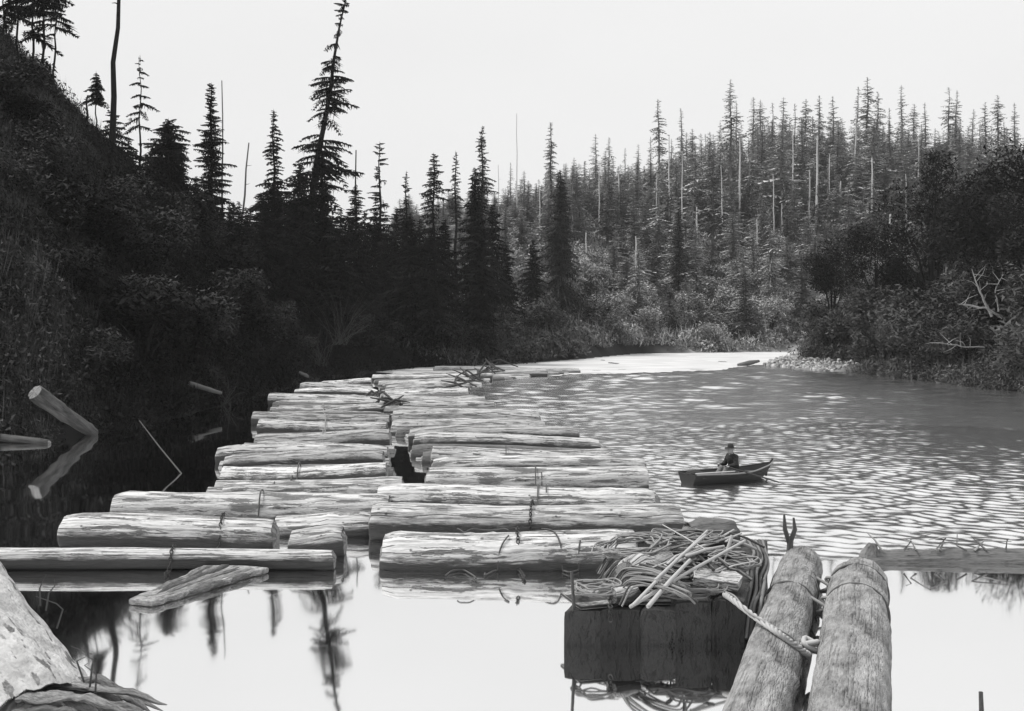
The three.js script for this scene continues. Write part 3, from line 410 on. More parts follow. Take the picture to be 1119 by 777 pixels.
  const Rg = rng(91), st = new THREE.InstancedMesh(new THREE.IcosahedronGeometry(1, 0), mat(1, { roughness: .95 }), 2600), M = new THREE.Matrix4(), q = new THREE.Quaternion(), e = new THREE.Euler(); let i = 0, tries = 0;
  while (i < 2600 && tries++ < 90000) { const x = 22 + 22 * Rg(), D = 108 + 48 * Rg(), d = river(x, D); if (d < -.8 || d > 3.6) continue; const s = .05 + .22 * Math.pow(Rg(), 4); e.set(Rg() * 6, Rg() * 6, Rg() * 6); M.compose(V(x, Math.max(.02, ground(x, D)) + s * .2, D), q.setFromEuler(e), new THREE.Vector3(s * 1.3, s * .7, s)); st.setMatrixAt(i, M); st.setColorAt(i, grey(.1 + .35 * Rg())); i++; }
  st.count = i; st.name = 'gravel'; st.castShadow = st.receiveShadow = true; st.userData = { kind: 'stuff', label: 'stones and gravel of the bar at the river bend' }; scene.add(st);
}

// ---------------------------------------------------------------- trees and brush
const leafMat = (v) => new THREE.MeshPhysicalMaterial({ color: grey(v), vertexColors: true, roughness: .9, specularIntensity: v < .05 ? .12 : .5, side: THREE.DoubleSide });
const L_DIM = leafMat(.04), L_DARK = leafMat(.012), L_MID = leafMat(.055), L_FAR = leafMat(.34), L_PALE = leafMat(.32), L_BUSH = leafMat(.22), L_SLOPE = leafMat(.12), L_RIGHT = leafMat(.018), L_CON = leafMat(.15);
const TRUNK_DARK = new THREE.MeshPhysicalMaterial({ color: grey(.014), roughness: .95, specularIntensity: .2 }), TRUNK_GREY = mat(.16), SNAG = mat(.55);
function conifer(seed, H, o) {
  const { w = 3, cs = .15, n = 100, det = 1, sparse = .25, droop = .35, lean = [0, 0], bow = 0, rad = .011, tip = .5, up = .35 } = o, R = rng(seed), m = new MB();
  const axis = (t) => [lean[0] * H * t + bow * Math.sin(t * 3) * H, H * t, lean[1] * H * t];
  const pts = [], kw = R() * 9; for (let i = 0; i <= 10; i++) { const a = axis(i / 10); pts.push(new THREE.Vector3(a[0] + .12 * Math.sin(i * 1.7 + kw), a[1], a[2] + .12 * Math.cos(i * 1.3 + kw))); }
  pts[0].y -= .6;
  const r0 = H * rad + .05, trunk = limb(pts, pts.map((_, i) => r0 * Math.pow(1 - i / 10.6, .85)), det > 1 ? 9 : 6, false);
  for (let i = 0; i < n; i++) {
    const q = (i + R()) / n, t = cs + (1 - cs) * q, a = axis(t), az = i * 2.4 + R() * 1.2;
    if (vn(q * H * .55 + seed, Math.cos(az) * 1.1 + 4, Math.sin(az) * 1.1 + 4) < sparse && q < .93) continue;
    const prof = (Math.pow(1 - q, .75) * .9 + .1) * (.55 + .45 * ss(0, .22, q)), L = Math.max(.25 * tip, w * prof * (.55 + .65 * R()) * (.45 + 1.1 * vn(q * H * .3 + seed * 3.1, Math.cos(az) * .9 + 14, Math.sin(az) * .9 + 14)));
    const dx = Math.cos(az), dz = Math.sin(az), e = lerp(-.12, up, q) + (R() - .5) * .6, dr = droop * (.6 + .8 * R()), sh = .65 + .7 * R();
    const at = (s) => [a[0] + dx * L * s, a[1] + L * (e * s - dr * s * s), a[2] + dz * L * s];
    const K = det > 1 ? 8 : 4, bw = .03 * L + .03;
    for (let k = 0; k < K; k++) { // the bough itself, then its sprays
      const s = (k + .35) / K, s1 = (k + 1.35) / K, p = at(s), p1 = at(Math.min(1.08, s1)), tl = L * (.40 * (1 - s) + .13) * (.6 + .8 * R()), sg = det > 1 ? 1 : 0;
      m.tri([p[0] - dz * bw, p[1], p[2] + dx * bw], [p[0] + dz * bw, p[1], p[2] - dx * bw], p1, sh);
      for (const f of [1, -1]) {
        const tx = dx * .55 - dz * f * .85, tz = dz * .55 + dx * f * .85, dp = .15 + .45 * R();
        const b = L * .5 / K + .03, tipP = [p[0] + tx * tl, p[1] - dp * tl, p[2] + tz * tl];
        m.tri([p[0] - dx * b, p[1], p[2] - dz * b], [p[0] + dx * b, p[1], p[2] + dz * b], tipP, sh * (.8 + .4 * R()));
        if (sg) { const c = [lerp(p[0], tipP[0], .5), lerp(p[1], tipP[1], .5), lerp(p[2], tipP[2], .5)], g = tl * .5; m.tri(c, [c[0] + dx * .12, c[1] + .02, c[2] + dz * .12], [c[0] + dx * g, c[1] - g * .4, c[2] + dz * g], sh); m.tri(c, [c[0] + tx * .1, c[1], c[2] + tz * .1], [c[0] + (R() - .5) * .2, c[1] - g * .9, c[2] + (R() - .5) * .2], sh * .9); }
      }
      const hg = tl * (.4 + .4 * R()); m.tri([p[0] - dx * .09, p[1], p[2] - dz * .09], [p[0] + dx * .14, p[1], p[2] + dz * .14], [p[0] + (R() - .5) * .3, p[1] - hg, p[2] + (R() - .5) * .3], sh * .85);
    }
  }
  { const a = axis(1); m.tri([a[0] - .06, a[1] - .5, a[2]], [a[0] + .06, a[1] - .5, a[2]], [a[0], a[1] + .5 * tip, a[2]], 1); m.tri([a[0], a[1] - .5, a[2] - .06], [a[0], a[1] - .5, a[2] + .06], [a[0], a[1] + .5 * tip, a[2]], 1); }
  return { trunk, crown: m.geo() };
}
function bush(seed, r, h, n, leaf, trunkH = 0) {
  const R = rng(seed), m = new MB(), lobes = [], stems = [];
  const nl = 9 + Math.floor(R() * 6);
  for (let i = 0; i < nl; i++) { const a = R() * 6.28, q = Math.sqrt(R()) * r * .72, y = trunkH + h * (.22 + .68 * R() * (1 - .35 * q / r)); lobes.push([Math.cos(a) * q, y, Math.sin(a) * q, r * (.26 + .26 * R()), .7 + .6 * R()]); }
  for (let i = 0; i < n; i++) {
    const b = lobes[Math.floor(R() * nl)], z = R() * 2 - 1, a = R() * 6.28, s = Math.sqrt(1 - z * z), k = b[3] * Math.pow(R(), .25) * (.75 + .55 * R());
    const c = [b[0] + Math.cos(a) * s * k, b[1] + z * k * .8, b[2] + Math.sin(a) * s * k]; if (c[1] < 0) c[1] = R() * .4;
    const l = leaf * (.5 + R()), a1 = R() * 6.28, e1 = (R() - .5) * 1.6, u = [Math.cos(a1) * Math.cos(e1) * l, Math.sin(e1) * l, Math.sin(a1) * Math.cos(e1) * l], a2 = a1 + 1.57, e2 = (R() - .5) * 1.4, v = [Math.cos(a2) * Math.cos(e2) * l * .5, Math.sin(e2) * l * .5, Math.sin(a2) * Math.cos(e2) * l * .5];
    m.tri([c[0] - u[0] - v[0], c[1] - u[1] - v[1], c[2] - u[2] - v[2]], [c[0] + v[0], c[1] + v[1], c[2] + v[2]], [c[0] + u[0], c[1] + u[1], c[2] + u[2]], b[4] * (.6 + .8 * R()));
  }
  for (let i = 0; i < Math.min(nl, 7); i++) { const b = lobes[i]; stems.push(limb([new THREE.Vector3((R() - .5) * .3, -.4, (R() - .5) * .3), new THREE.Vector3(b[0] * .35, b[1] * .55, b[2] * .35), new THREE.Vector3(b[0], b[1], b[2])], [.05 * r * .6 + .03, .04 * r * .5 + .02, .02], 5, false)); }
  return { trunk: mergeGeometries(stems), crown: m.geo() };
}
function plant(kind, partA, geo, label, cat, x, D, trunkM, leafM, group, sink = 0) {
  const t = thing(kind, label, cat, [x, ground(x, D) - sink, -D], group); mesh(partA, geo.trunk, trunkM, t); mesh(partA === 'trunk' ? 'crown' : 'foliage', geo.crown, leafM, t); return t;
}
let sd = 1000;
const treeAt = (label, px, topY, D, o = {}, lm = L_DARK, tm = TRUNK_DARK, group) => { const x = X(px, D), g = ground(x, D), H = Math.max(3, HH(topY, D) - g); return plant('conifer', 'trunk', conifer(sd++, H, { det: 2, n: Math.round(H * 6.5), ...o }), label, 'conifer', x, D, tm, lm, group); };
function snagAt(label, px, topY, D, { lean = 0, r = .3, stubs = 5, m = SNAG, baseY, kink = 0, stub = 1 } = {}) {
  const x = X(px, D), g = ground(x, D), H = HH(topY, D) - g, R = rng(sd++), base = baseY ? Math.max(-.5, HH(baseY, D) - g - 1) : -.5, t = thing('dead_tree', label, 'dead tree', [x, g, -D]), pts = [];
  for (let i = 0; i <= 6; i++) { const q = i / 6; pts.push(new THREE.Vector3(lean * H * (q - .0) + kink * ss(.5, .62, q) + .06 * Math.sin(i * 2.2 + px), lerp(base, H, q), .05 * Math.sin(i * 3.1))); }
  mesh('trunk', limb(pts, pts.map((_, i) => r * (1 - .62 * i / 6)), 8), m, t);
  for (let i = 0; i < stubs; i++) { const q = .35 + .62 * R(), a = R() * 6.28, l = (.4 + 1.3 * R()) * stub, c = pts[0].clone().lerp(pts[6], q); c.x = lerp(pts[Math.floor(q * 6)].x, pts[Math.min(6, Math.floor(q * 6) + 1)].x, q * 6 % 1); mesh('branch', limb([c, c.clone().add(new THREE.Vector3(Math.cos(a) * l * .5, l * .05, Math.sin(a) * l * .5)), c.clone().add(new THREE.Vector3(Math.cos(a) * l, -l * .15 + R() * .3, Math.sin(a) * l))], [r * .22, r * .15, r * .06], 4, false), m, t); }
  return t;
}
{ // ---- left bank skyline, left to right
  const thin = (label, px, topY, D, o) => treeAt(label, px, topY, D, { w: 2.2, cs: .35, n: 30, sparse: .42, droop: .25, rad: .006, up: .1, ...o });
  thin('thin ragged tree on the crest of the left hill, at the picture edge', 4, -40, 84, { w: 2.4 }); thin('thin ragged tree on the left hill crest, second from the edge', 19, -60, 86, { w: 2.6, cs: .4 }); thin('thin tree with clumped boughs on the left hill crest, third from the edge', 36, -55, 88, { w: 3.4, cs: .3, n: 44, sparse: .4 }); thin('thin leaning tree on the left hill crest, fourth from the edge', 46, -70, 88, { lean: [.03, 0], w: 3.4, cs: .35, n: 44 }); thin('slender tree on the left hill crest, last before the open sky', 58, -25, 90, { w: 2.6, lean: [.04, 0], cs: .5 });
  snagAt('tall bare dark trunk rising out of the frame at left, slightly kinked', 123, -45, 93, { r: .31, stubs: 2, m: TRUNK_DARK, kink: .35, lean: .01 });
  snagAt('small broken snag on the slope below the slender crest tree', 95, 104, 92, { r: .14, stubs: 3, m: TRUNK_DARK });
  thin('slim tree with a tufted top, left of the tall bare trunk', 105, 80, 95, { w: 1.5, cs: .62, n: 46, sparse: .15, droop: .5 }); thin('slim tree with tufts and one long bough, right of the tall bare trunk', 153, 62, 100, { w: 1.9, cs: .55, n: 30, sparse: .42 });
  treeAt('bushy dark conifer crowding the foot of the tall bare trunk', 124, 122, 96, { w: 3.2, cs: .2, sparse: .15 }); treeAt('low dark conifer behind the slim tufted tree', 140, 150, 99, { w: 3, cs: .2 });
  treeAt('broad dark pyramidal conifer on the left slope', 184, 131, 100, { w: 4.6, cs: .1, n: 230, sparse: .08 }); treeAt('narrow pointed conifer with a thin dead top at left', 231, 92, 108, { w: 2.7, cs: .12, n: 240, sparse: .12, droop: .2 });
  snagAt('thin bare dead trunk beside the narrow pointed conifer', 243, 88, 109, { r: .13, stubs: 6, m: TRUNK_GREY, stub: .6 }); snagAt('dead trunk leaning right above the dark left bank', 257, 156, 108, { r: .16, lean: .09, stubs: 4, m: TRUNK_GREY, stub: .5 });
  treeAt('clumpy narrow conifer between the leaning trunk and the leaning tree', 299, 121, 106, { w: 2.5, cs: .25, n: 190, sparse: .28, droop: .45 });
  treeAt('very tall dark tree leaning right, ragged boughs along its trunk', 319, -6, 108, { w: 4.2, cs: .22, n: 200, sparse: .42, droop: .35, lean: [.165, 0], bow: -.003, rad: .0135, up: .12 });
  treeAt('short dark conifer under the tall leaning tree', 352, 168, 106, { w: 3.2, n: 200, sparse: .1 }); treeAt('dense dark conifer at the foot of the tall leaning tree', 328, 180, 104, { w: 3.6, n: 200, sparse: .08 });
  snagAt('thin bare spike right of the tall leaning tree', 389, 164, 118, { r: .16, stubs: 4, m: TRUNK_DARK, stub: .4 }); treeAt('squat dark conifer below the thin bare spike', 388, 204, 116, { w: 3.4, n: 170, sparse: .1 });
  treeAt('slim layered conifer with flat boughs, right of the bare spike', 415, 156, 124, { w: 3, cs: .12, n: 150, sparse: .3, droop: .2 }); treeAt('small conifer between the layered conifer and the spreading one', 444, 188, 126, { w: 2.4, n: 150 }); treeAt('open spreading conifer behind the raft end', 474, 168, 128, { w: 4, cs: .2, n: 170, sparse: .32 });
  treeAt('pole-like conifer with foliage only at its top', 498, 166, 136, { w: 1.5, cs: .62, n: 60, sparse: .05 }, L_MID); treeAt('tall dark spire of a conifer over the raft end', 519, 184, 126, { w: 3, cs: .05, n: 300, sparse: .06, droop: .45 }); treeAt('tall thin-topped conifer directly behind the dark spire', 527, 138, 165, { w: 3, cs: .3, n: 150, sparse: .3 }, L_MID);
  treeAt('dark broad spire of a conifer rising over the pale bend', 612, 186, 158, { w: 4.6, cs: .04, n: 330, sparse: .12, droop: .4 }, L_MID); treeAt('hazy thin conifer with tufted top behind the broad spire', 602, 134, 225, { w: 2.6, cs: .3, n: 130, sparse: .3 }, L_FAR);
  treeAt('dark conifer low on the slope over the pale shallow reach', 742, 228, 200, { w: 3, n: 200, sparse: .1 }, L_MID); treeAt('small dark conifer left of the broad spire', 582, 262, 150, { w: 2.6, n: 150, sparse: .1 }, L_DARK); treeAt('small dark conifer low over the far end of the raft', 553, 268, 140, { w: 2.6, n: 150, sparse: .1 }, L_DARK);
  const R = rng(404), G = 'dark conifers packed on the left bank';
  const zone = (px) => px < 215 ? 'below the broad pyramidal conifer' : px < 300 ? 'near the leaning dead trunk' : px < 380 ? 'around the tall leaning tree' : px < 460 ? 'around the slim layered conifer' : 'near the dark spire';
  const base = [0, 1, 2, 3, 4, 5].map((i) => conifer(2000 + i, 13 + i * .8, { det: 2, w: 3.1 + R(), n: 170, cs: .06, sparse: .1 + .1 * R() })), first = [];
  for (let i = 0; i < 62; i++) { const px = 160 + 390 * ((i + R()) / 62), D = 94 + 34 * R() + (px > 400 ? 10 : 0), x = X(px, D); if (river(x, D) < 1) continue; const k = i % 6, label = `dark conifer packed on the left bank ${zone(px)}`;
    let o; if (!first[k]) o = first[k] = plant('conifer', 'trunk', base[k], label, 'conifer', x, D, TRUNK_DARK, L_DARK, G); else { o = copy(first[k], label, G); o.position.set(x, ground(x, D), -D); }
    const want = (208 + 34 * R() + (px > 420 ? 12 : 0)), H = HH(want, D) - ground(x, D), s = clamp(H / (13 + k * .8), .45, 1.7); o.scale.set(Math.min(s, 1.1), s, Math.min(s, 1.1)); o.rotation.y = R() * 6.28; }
}
const sky_y = (px) => { const t = [[380, 215], [480, 204], [520, 196], [560, 194], [600, 180], [650, 160], [700, 164], [750, 140], [800, 128], [850, 120], [900, 120], [950, 121], [1000, 124], [1060, 126], [1119, 130], [1250, 126]]; for (let i = 1; i < t.length; i++) if (px <= t[i][0]) return lerp(t[i - 1][1], t[i][1], (px - t[i - 1][0]) / (t[i][0] - t[i - 1][0])); return 130; };
{ // ---- the hazy far hillside
  const R = rng(515), looks = [['full', { w: 3.9, cs: .08, n: 160, sparse: .14 }], ['spindly', { w: 2.5, cs: .25, n: 120, sparse: .3 }], ['ragged', { w: 3.9, cs: .2, n: 150, sparse: .4 }], ['tapering', { w: 3.3, cs: .06, n: 150, sparse: .12 }], ['bare-stemmed', { w: 3, cs: .4, n: 120, sparse: .2 }], ['drooping', { w: 3.6, cs: .12, n: 140, sparse: .24, droop: .7 }], ['narrow', { w: 2.3, cs: .08, n: 140, sparse: .14 }], ['patchy', { w: 3.7, cs: .15, n: 150, sparse: .44 }]];
  const G = looks.map(([, o], i) => [conifer(3000 + i, 26, o), conifer(3100 + i, 26, { ...o, w: o.w * 1.15 })]).flat(), first = [];
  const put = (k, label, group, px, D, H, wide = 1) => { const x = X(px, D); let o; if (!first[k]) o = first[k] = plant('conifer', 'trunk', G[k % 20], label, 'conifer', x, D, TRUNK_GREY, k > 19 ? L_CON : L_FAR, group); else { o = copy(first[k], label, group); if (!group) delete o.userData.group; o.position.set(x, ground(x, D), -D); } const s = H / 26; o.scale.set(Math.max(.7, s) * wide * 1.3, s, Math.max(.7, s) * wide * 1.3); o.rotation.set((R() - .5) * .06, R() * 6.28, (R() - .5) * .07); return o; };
  // skyline trees one by one: [column, row of top, what it looks like]
  const line = [[558, 178, 1], [572, 186, 3], [589, 196, 5], [626, 172, 3], [637, 176, 1], [651, 147, 3], [664, 150, 2], [682, 162, 6], [697, 158, 3], [711, 150, 1], [722, 108, 2], [733, 152, 6], [747, 118, 1], [758, 140, 0], [772, 146, 5], [786, 134, 3], [799, 88, 4], [806, 112, 6], [823, 107, 2], [832, 110, 0], [845, 112, 5], [853, 106, 3], [868, 114, 7], [878, 108, 0], [896, 104, 0], [912, 104, 3], [932, 96, 1], [947, 84, 4], [958, 100, 0], [972, 118, 6], [986, 94, 3], [998, 114, 0], [1012, 112, 3], [1036, 96, 2], [1042, 100, 3], [1060, 120, 3], [1078, 112, 0], [1092, 104, 0], [1110, 112, 3]];
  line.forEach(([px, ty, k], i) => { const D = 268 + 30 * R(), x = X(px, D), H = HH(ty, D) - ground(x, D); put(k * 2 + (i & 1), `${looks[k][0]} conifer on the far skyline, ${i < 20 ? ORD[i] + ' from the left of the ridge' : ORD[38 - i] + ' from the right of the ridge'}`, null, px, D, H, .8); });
  const zone = (px) => px < 600 ? 'behind the dark spires' : px < 690 ? 'over the broad spire' : px < 770 ? 'above the pale shallows' : px < 850 ? 'above the gravel bar' : px < 950 ? 'above the right bank' : 'behind the round-headed tree';
  let n = 0;
  for (let D = 312; D > 178 && n < 290; D -= 9.5) for (let px = 430 + R() * 20; px < 1170; px += (24 + 26 * R()) * (D > 250 ? 1.3 : .95) * 260 / D) {
    const x = X(px, D + R() * 9), d = D + (R() - .5) * 9, g = ground(x, d); if (river(x, d) < 4 || (px > 900 && D < 235)) continue;
    let H = D > 250 ? 22 + 14 * R() : 6 + 13 * R() * R() + (D - 180) * .1; const top = HH(sky_y(px) + 4 + 26 * R(), d) - g; H = Math.min(H, top); if (D > 275) H = Math.max(H, top * .92); if (H < 5) continue;
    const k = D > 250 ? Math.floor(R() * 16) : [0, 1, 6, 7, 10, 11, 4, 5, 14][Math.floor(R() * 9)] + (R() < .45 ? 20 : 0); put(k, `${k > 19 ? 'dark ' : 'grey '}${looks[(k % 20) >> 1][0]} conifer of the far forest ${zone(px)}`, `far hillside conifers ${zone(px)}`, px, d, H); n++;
  }
  { // the wood behind them, too dense to count
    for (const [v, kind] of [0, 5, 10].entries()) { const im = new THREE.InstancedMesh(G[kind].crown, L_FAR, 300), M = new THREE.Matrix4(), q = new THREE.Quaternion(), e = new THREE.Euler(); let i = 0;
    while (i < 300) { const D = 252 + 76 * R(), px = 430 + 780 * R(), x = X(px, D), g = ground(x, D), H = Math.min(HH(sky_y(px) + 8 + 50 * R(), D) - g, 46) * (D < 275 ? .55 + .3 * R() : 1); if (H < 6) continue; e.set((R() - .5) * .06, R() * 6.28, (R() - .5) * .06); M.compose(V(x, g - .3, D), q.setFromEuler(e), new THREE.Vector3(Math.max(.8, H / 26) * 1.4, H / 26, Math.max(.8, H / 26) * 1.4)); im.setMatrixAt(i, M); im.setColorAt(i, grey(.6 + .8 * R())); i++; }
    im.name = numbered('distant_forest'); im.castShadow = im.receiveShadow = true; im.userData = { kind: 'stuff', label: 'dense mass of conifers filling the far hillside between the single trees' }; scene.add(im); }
  }
  // pale dead trunks standing in it
  [[677, 190, 246, .35], [808, 152, 202, .4], [884, 186, 242, .38], [892, 148, 232, .42], [933, 126, 172, .35], [918, 198, 220, .5], [953, 172, 208, .4], [974, 234, 266, .6], [762, 226, 258, .4], [641, 254, 288, .3], [695, 258, 292, .35], [731, 148, 240, .3], [923, 200, 216, .25], [962, 228, 246, .35], [565, 124, 196, .2], [846, 190, 232, .25], [866, 138, 172, .28], [717, 190, 236, .22], [655, 176, 240, .2], [790, 180, 236, .22], [1003, 150, 190, .25], [590, 205, 250, .2], [745, 165, 215, .24], [828, 240, 268, .3], [610, 215, 255, .2], [906, 168, 204, .25], [990, 190, 225, .25], [545, 180, 235, .18], [703, 215, 262, .2], [855, 222, 258, .22]].forEach(([px, ty, by, r], i) => {
    let D = 258 - (i % 4) * 4; while (D > 188 && HOR - (ground(X(px, D), D) - EYE) * FOC / D < by + 14) D -= 2;
    const hw = by - ty > 50 ? 'tall' : by - ty > 38 ? 'slender' : 'short'; snagAt(`${hw} pale dead trunk in the far hillside forest, ${zone(px)}`, px, ty, D, { r: r * .8, stubs: 3, lean: (rng(i)() - .5) * .05, stub: .7 }); });
}
{ // ---- bushes
  const R = rng(616), B = [0, 1, 2, 3, 4, 5].map((i) => bush(4000 + i, 2.6, 3.8 + .4 * i, 2300, .175)), BT = [0, 1, 2].map((i) => bush(4100 + i, 4.2, 8, 9000, .17, 2.4));
  const first = {};
  const put = (geos, key, k, name, label, cat, group, x, D, s, lm, tm = TRUNK_DARK, sy = 1) => { const id = key + k; let o; if (!first[id]) o = first[id] = plant(name, key[0] === 'T' ? 'trunk' : 'stems', geos[k], label, cat, x, D, tm, lm, group); else { o = copy(first[id], label, group); o.userData.category = cat; if (!group) delete o.userData.group; o.position.set(x, ground(x, D), -D); } o.scale.set(s, s * sy, s); o.rotation.y = R() * 6.28; return o; };
  // far slope: pale and mid bushes
  const fz = (px, py) => `${py > 340 ? 'at foot of' : py > 305 ? 'low on' : 'halfway up'} far hillside ${px < 560 ? 'beyond the raft' : px < 640 ? 'around the broad spire' : px < 740 ? 'over the pale shallows' : px < 830 ? 'left of the bar' : 'behind the bar'}`;
  let n = 0;
  for (let i = 0; i < 400 && n < 150; i++) { const D = 160 + 84 * Math.pow(R(), 1.2), px = 470 + 520 * R(), x = X(px, D); if (river(x, D) < 1.5 || (x > 30 && D < 150)) continue; const g = ground(x, D), py = HOR + (EYE - g - 2) * FOC / D, k = Math.floor(R() * 6), light = R(), lm = light < .3 ? L_PALE : light < .72 ? L_BUSH : L_SLOPE, w = light < .3 ? 'pale leafy' : light < .72 ? 'grey rounded' : 'dark rounded'; put(B, 'B' + (light < .3 ? 'p' : light < .72 ? 'b' : 'm'), k, 'bush', `${w} bush ${fz(px, py)}`, 'bush', `${w} bushes ${fz(px, py)}`, x, D, .7 + .8 * R(), lm); n++; }
  // along the far and left waterlines
  for (let i = 0; i < 34; i++) { const px = 455 + 290 * (i + R()) / 34, D0 = px < 545 ? lerp(119, 124, R()) : lerp(124, 170, clamp((px - 545) / 150, 0, 1)) + 3 + 5 * R(), x = X(px, D0); if (river(x, D0) < .6) continue; put(B, 'Bd', i % 6, 'bush', `dark bush overhanging the far waterline, ${px < 560 ? 'at the raft end' : px < 660 ? 'below the broad dark spire' : 'by the pale shallow reach'}`, 'bush', `waterline bushes ${px < 560 ? 'at the raft end' : px < 660 ? 'below the broad spire' : 'by the shallow reach'}`, x, D0, .65 + .5 * R(), L_MID); }
  // left bank
  for (let i = 0; i < 60; i++) { const px = 5 + 450 * (i + R()) / 60, r = Math.pow(R(), .8); let D = 60, x; const s = -(px - CX) / FOC; for (D = 44; D < 122; D += 1) { x = X(px, D); if (river(x, D) > .8) break; } D += r * 26 * (px < 240 ? 1 : .6); x = X(px, D); if (river(x, D) < .5 || D > 126) continue; const greyer = R() < .35; put(B, greyer ? 'Bl' : 'Bk', i % 6, 'bush', `${greyer ? 'dim grey' : 'blackish'} bush on the steep left bank, ${px < 110 ? 'above the slanting pale log' : px < 200 ? 'above the thin slanting pole' : px < 290 ? 'left of the raft' : px < 380 ? 'below the tall leaning tree' : 'beside the far raft'}`, 'bush', `left bank bushes ${px < 110 ? 'by the slanting log' : px < 200 ? 'by the pole' : px < 290 ? 'left of the raft' : px < 380 ? 'below the leaning tree' : 'by the far raft'}`, x, D, .5 + .6 * R(), greyer ? L_DIM : L_DARK); }  // some bushes, picked at random, take the greyer leaf colour
  // right bank
  const rb = [['round-headed dark tree rising over the right bank, left of the edge clump', 1018, 158, 112, 1.25, 0], ['tall dark leafy tree at the right edge of the picture', 1098, 136, 100, 1.3, 1], ['dark leafy tree behind the pale dead boughs of the right bank', 1068, 190, 104, 1.05, 2], ['leafy dark tree at the edge of frame below the tallest one', 1125, 200, 88, 1.1, 0], ['dark rounded tree standing over the gravel bar', 958, 232, 118, 1.0, 1], ['dark leafy tree leaning over the point of the right bank', 910, 262, 122, .9, 2]];
  for (const [label, px, ty, D, s, k] of rb) { const x = X(px, D), H = HH(ty, D) - ground(x, D); put(BT, 'T', k, 'broadleaf_tree', label, 'tree', null, x, D, s, L_RIGHT, TRUNK_DARK, H / 10.4 / s); }
  let c = 0; for (let i = 0; i < 200 && c < 78; i++) { const D = 72 + 58 * R(), x = 29 + 26 * Math.pow(R(), 1.2), px = CX + x * FOC / D, d = river(x, D); if (px > 1200 || d < .8 || (px < 905 && D < 128)) continue; const w = px > 1060 ? 'at the right edge' : px > 985 ? 'below the round-headed tree' : px > 920 ? 'midway along it' : 'near the gravel bar', hgt = d < 5 ? 'at water' : 'higher up'; put(B, 'Br', i % 6, 'bush', `dark leafy bush ${hgt} on right bank ${w}`, 'bush', `right bank bushes ${hgt}, ${w}`, x, D, .75 + .75 * R(), L_MID); c++; }
  // pale dead boughs on the right bank, bare shrubs on the left
  const bare = (name, label, px, py, D, n, len, spread, m, dirx = 0) => { const t = thing(name, label, 'shrub', [X(px, D), HH(py, D), -D]); for (let i = 0; i < n; i++) { const a = (R() - .5) * spread + dirx, b = (R() - .5) * 1.2, l = len * (.5 + .6 * R()), e = new THREE.Vector3(Math.sin(a) * l, Math.cos(a) * l, b * l * .5); mesh('bare_stem', limb([new THREE.Vector3((R() - .5) * 1.2, -.4, (R() - .5) * .8), e.clone().multiplyScalar(.5).add(new THREE.Vector3((R() - .5) * .7, .35 * R(), (R() - .5) * .5)), e], [.018, .013, .006], 4, false), m, t); } };
  const DRY = mat(.2), DRYD = mat(.035);
  bare('bare_shrub', 'fan of pale bare stems on the left bank below the leaning tree', 372, 372, 97, 26, 4.6, 2.4, DRYD, .2); bare('bare_shrub', 'fan of dim bare stems on the left bank beside the raft bend', 350, 395, 94, 18, 3.2, 2.2, DRYD, -.3); bare('bare_shrub', 'pale upright bare stems on the left bank, under the leaning tree', 342, 322, 104, 14, 3.2, .7, DRYD); bare('bare_shrub', 'dry shrub with bare stems on the left slope edge', 22, 400, 58, 26, 3, 2, DRYD, .2); bare('bare_shrub', 'dim dry stems left of the raft under the bank', 245, 440, 64, 14, 1.6, 2.4, DRYD);
  const bough = (label, l, r0) => { const r = r0 * .55, c = curvePts(l, 10), o = l[0], t = thing('dead_bough', label, 'dead branch', [o.x, o.y, o.z]); mesh('limb', limb(c.map((q) => q.clone().sub(o).add(new THREE.Vector3((R() - .5) * .12, (R() - .5) * .12, 0))), (q) => r * (1 - .8 * q), 6, false), DRY, t); for (let i = 3; i < 10; i++) { const b = c[i].clone().sub(o), a = R() * 6.28, g = .5 + .9 * R(); mesh('twig', limb([b, b.clone().add(new THREE.Vector3(Math.cos(a) * g * .5, Math.sin(a) * g * .5 + .1, (R() - .5) * g)), b.clone().add(new THREE.Vector3(Math.cos(a) * g, Math.sin(a) * g * .9 + .1, (R() - .5) * g))], [.03, .02, .008], 4, false), DRY, t); } };
  const Q = (px, py, D) => V(X(px, D), HH(py, D), D);
  bough('pale dead bough slanting up from the right bank bushes', [Q(1085, 345, 84), Q(1070, 318, 84), Q(1062, 295, 84.5)], .2); bough('pale dead bough reaching left out of the right bank bushes', [Q(1098, 350, 83), Q(1080, 338, 82), Q(1060, 334, 82), Q(1046, 332, 81)], .18); bough('low pale dead branch over the water at right', [Q(1075, 380, 82), Q(1050, 378, 81), Q(1025, 374, 81)], .12); bough('thin pale dead branch rising at the right bank', [Q(1092, 340, 84), Q(1088, 318, 84), Q(1096, 300, 84)], .12);
}
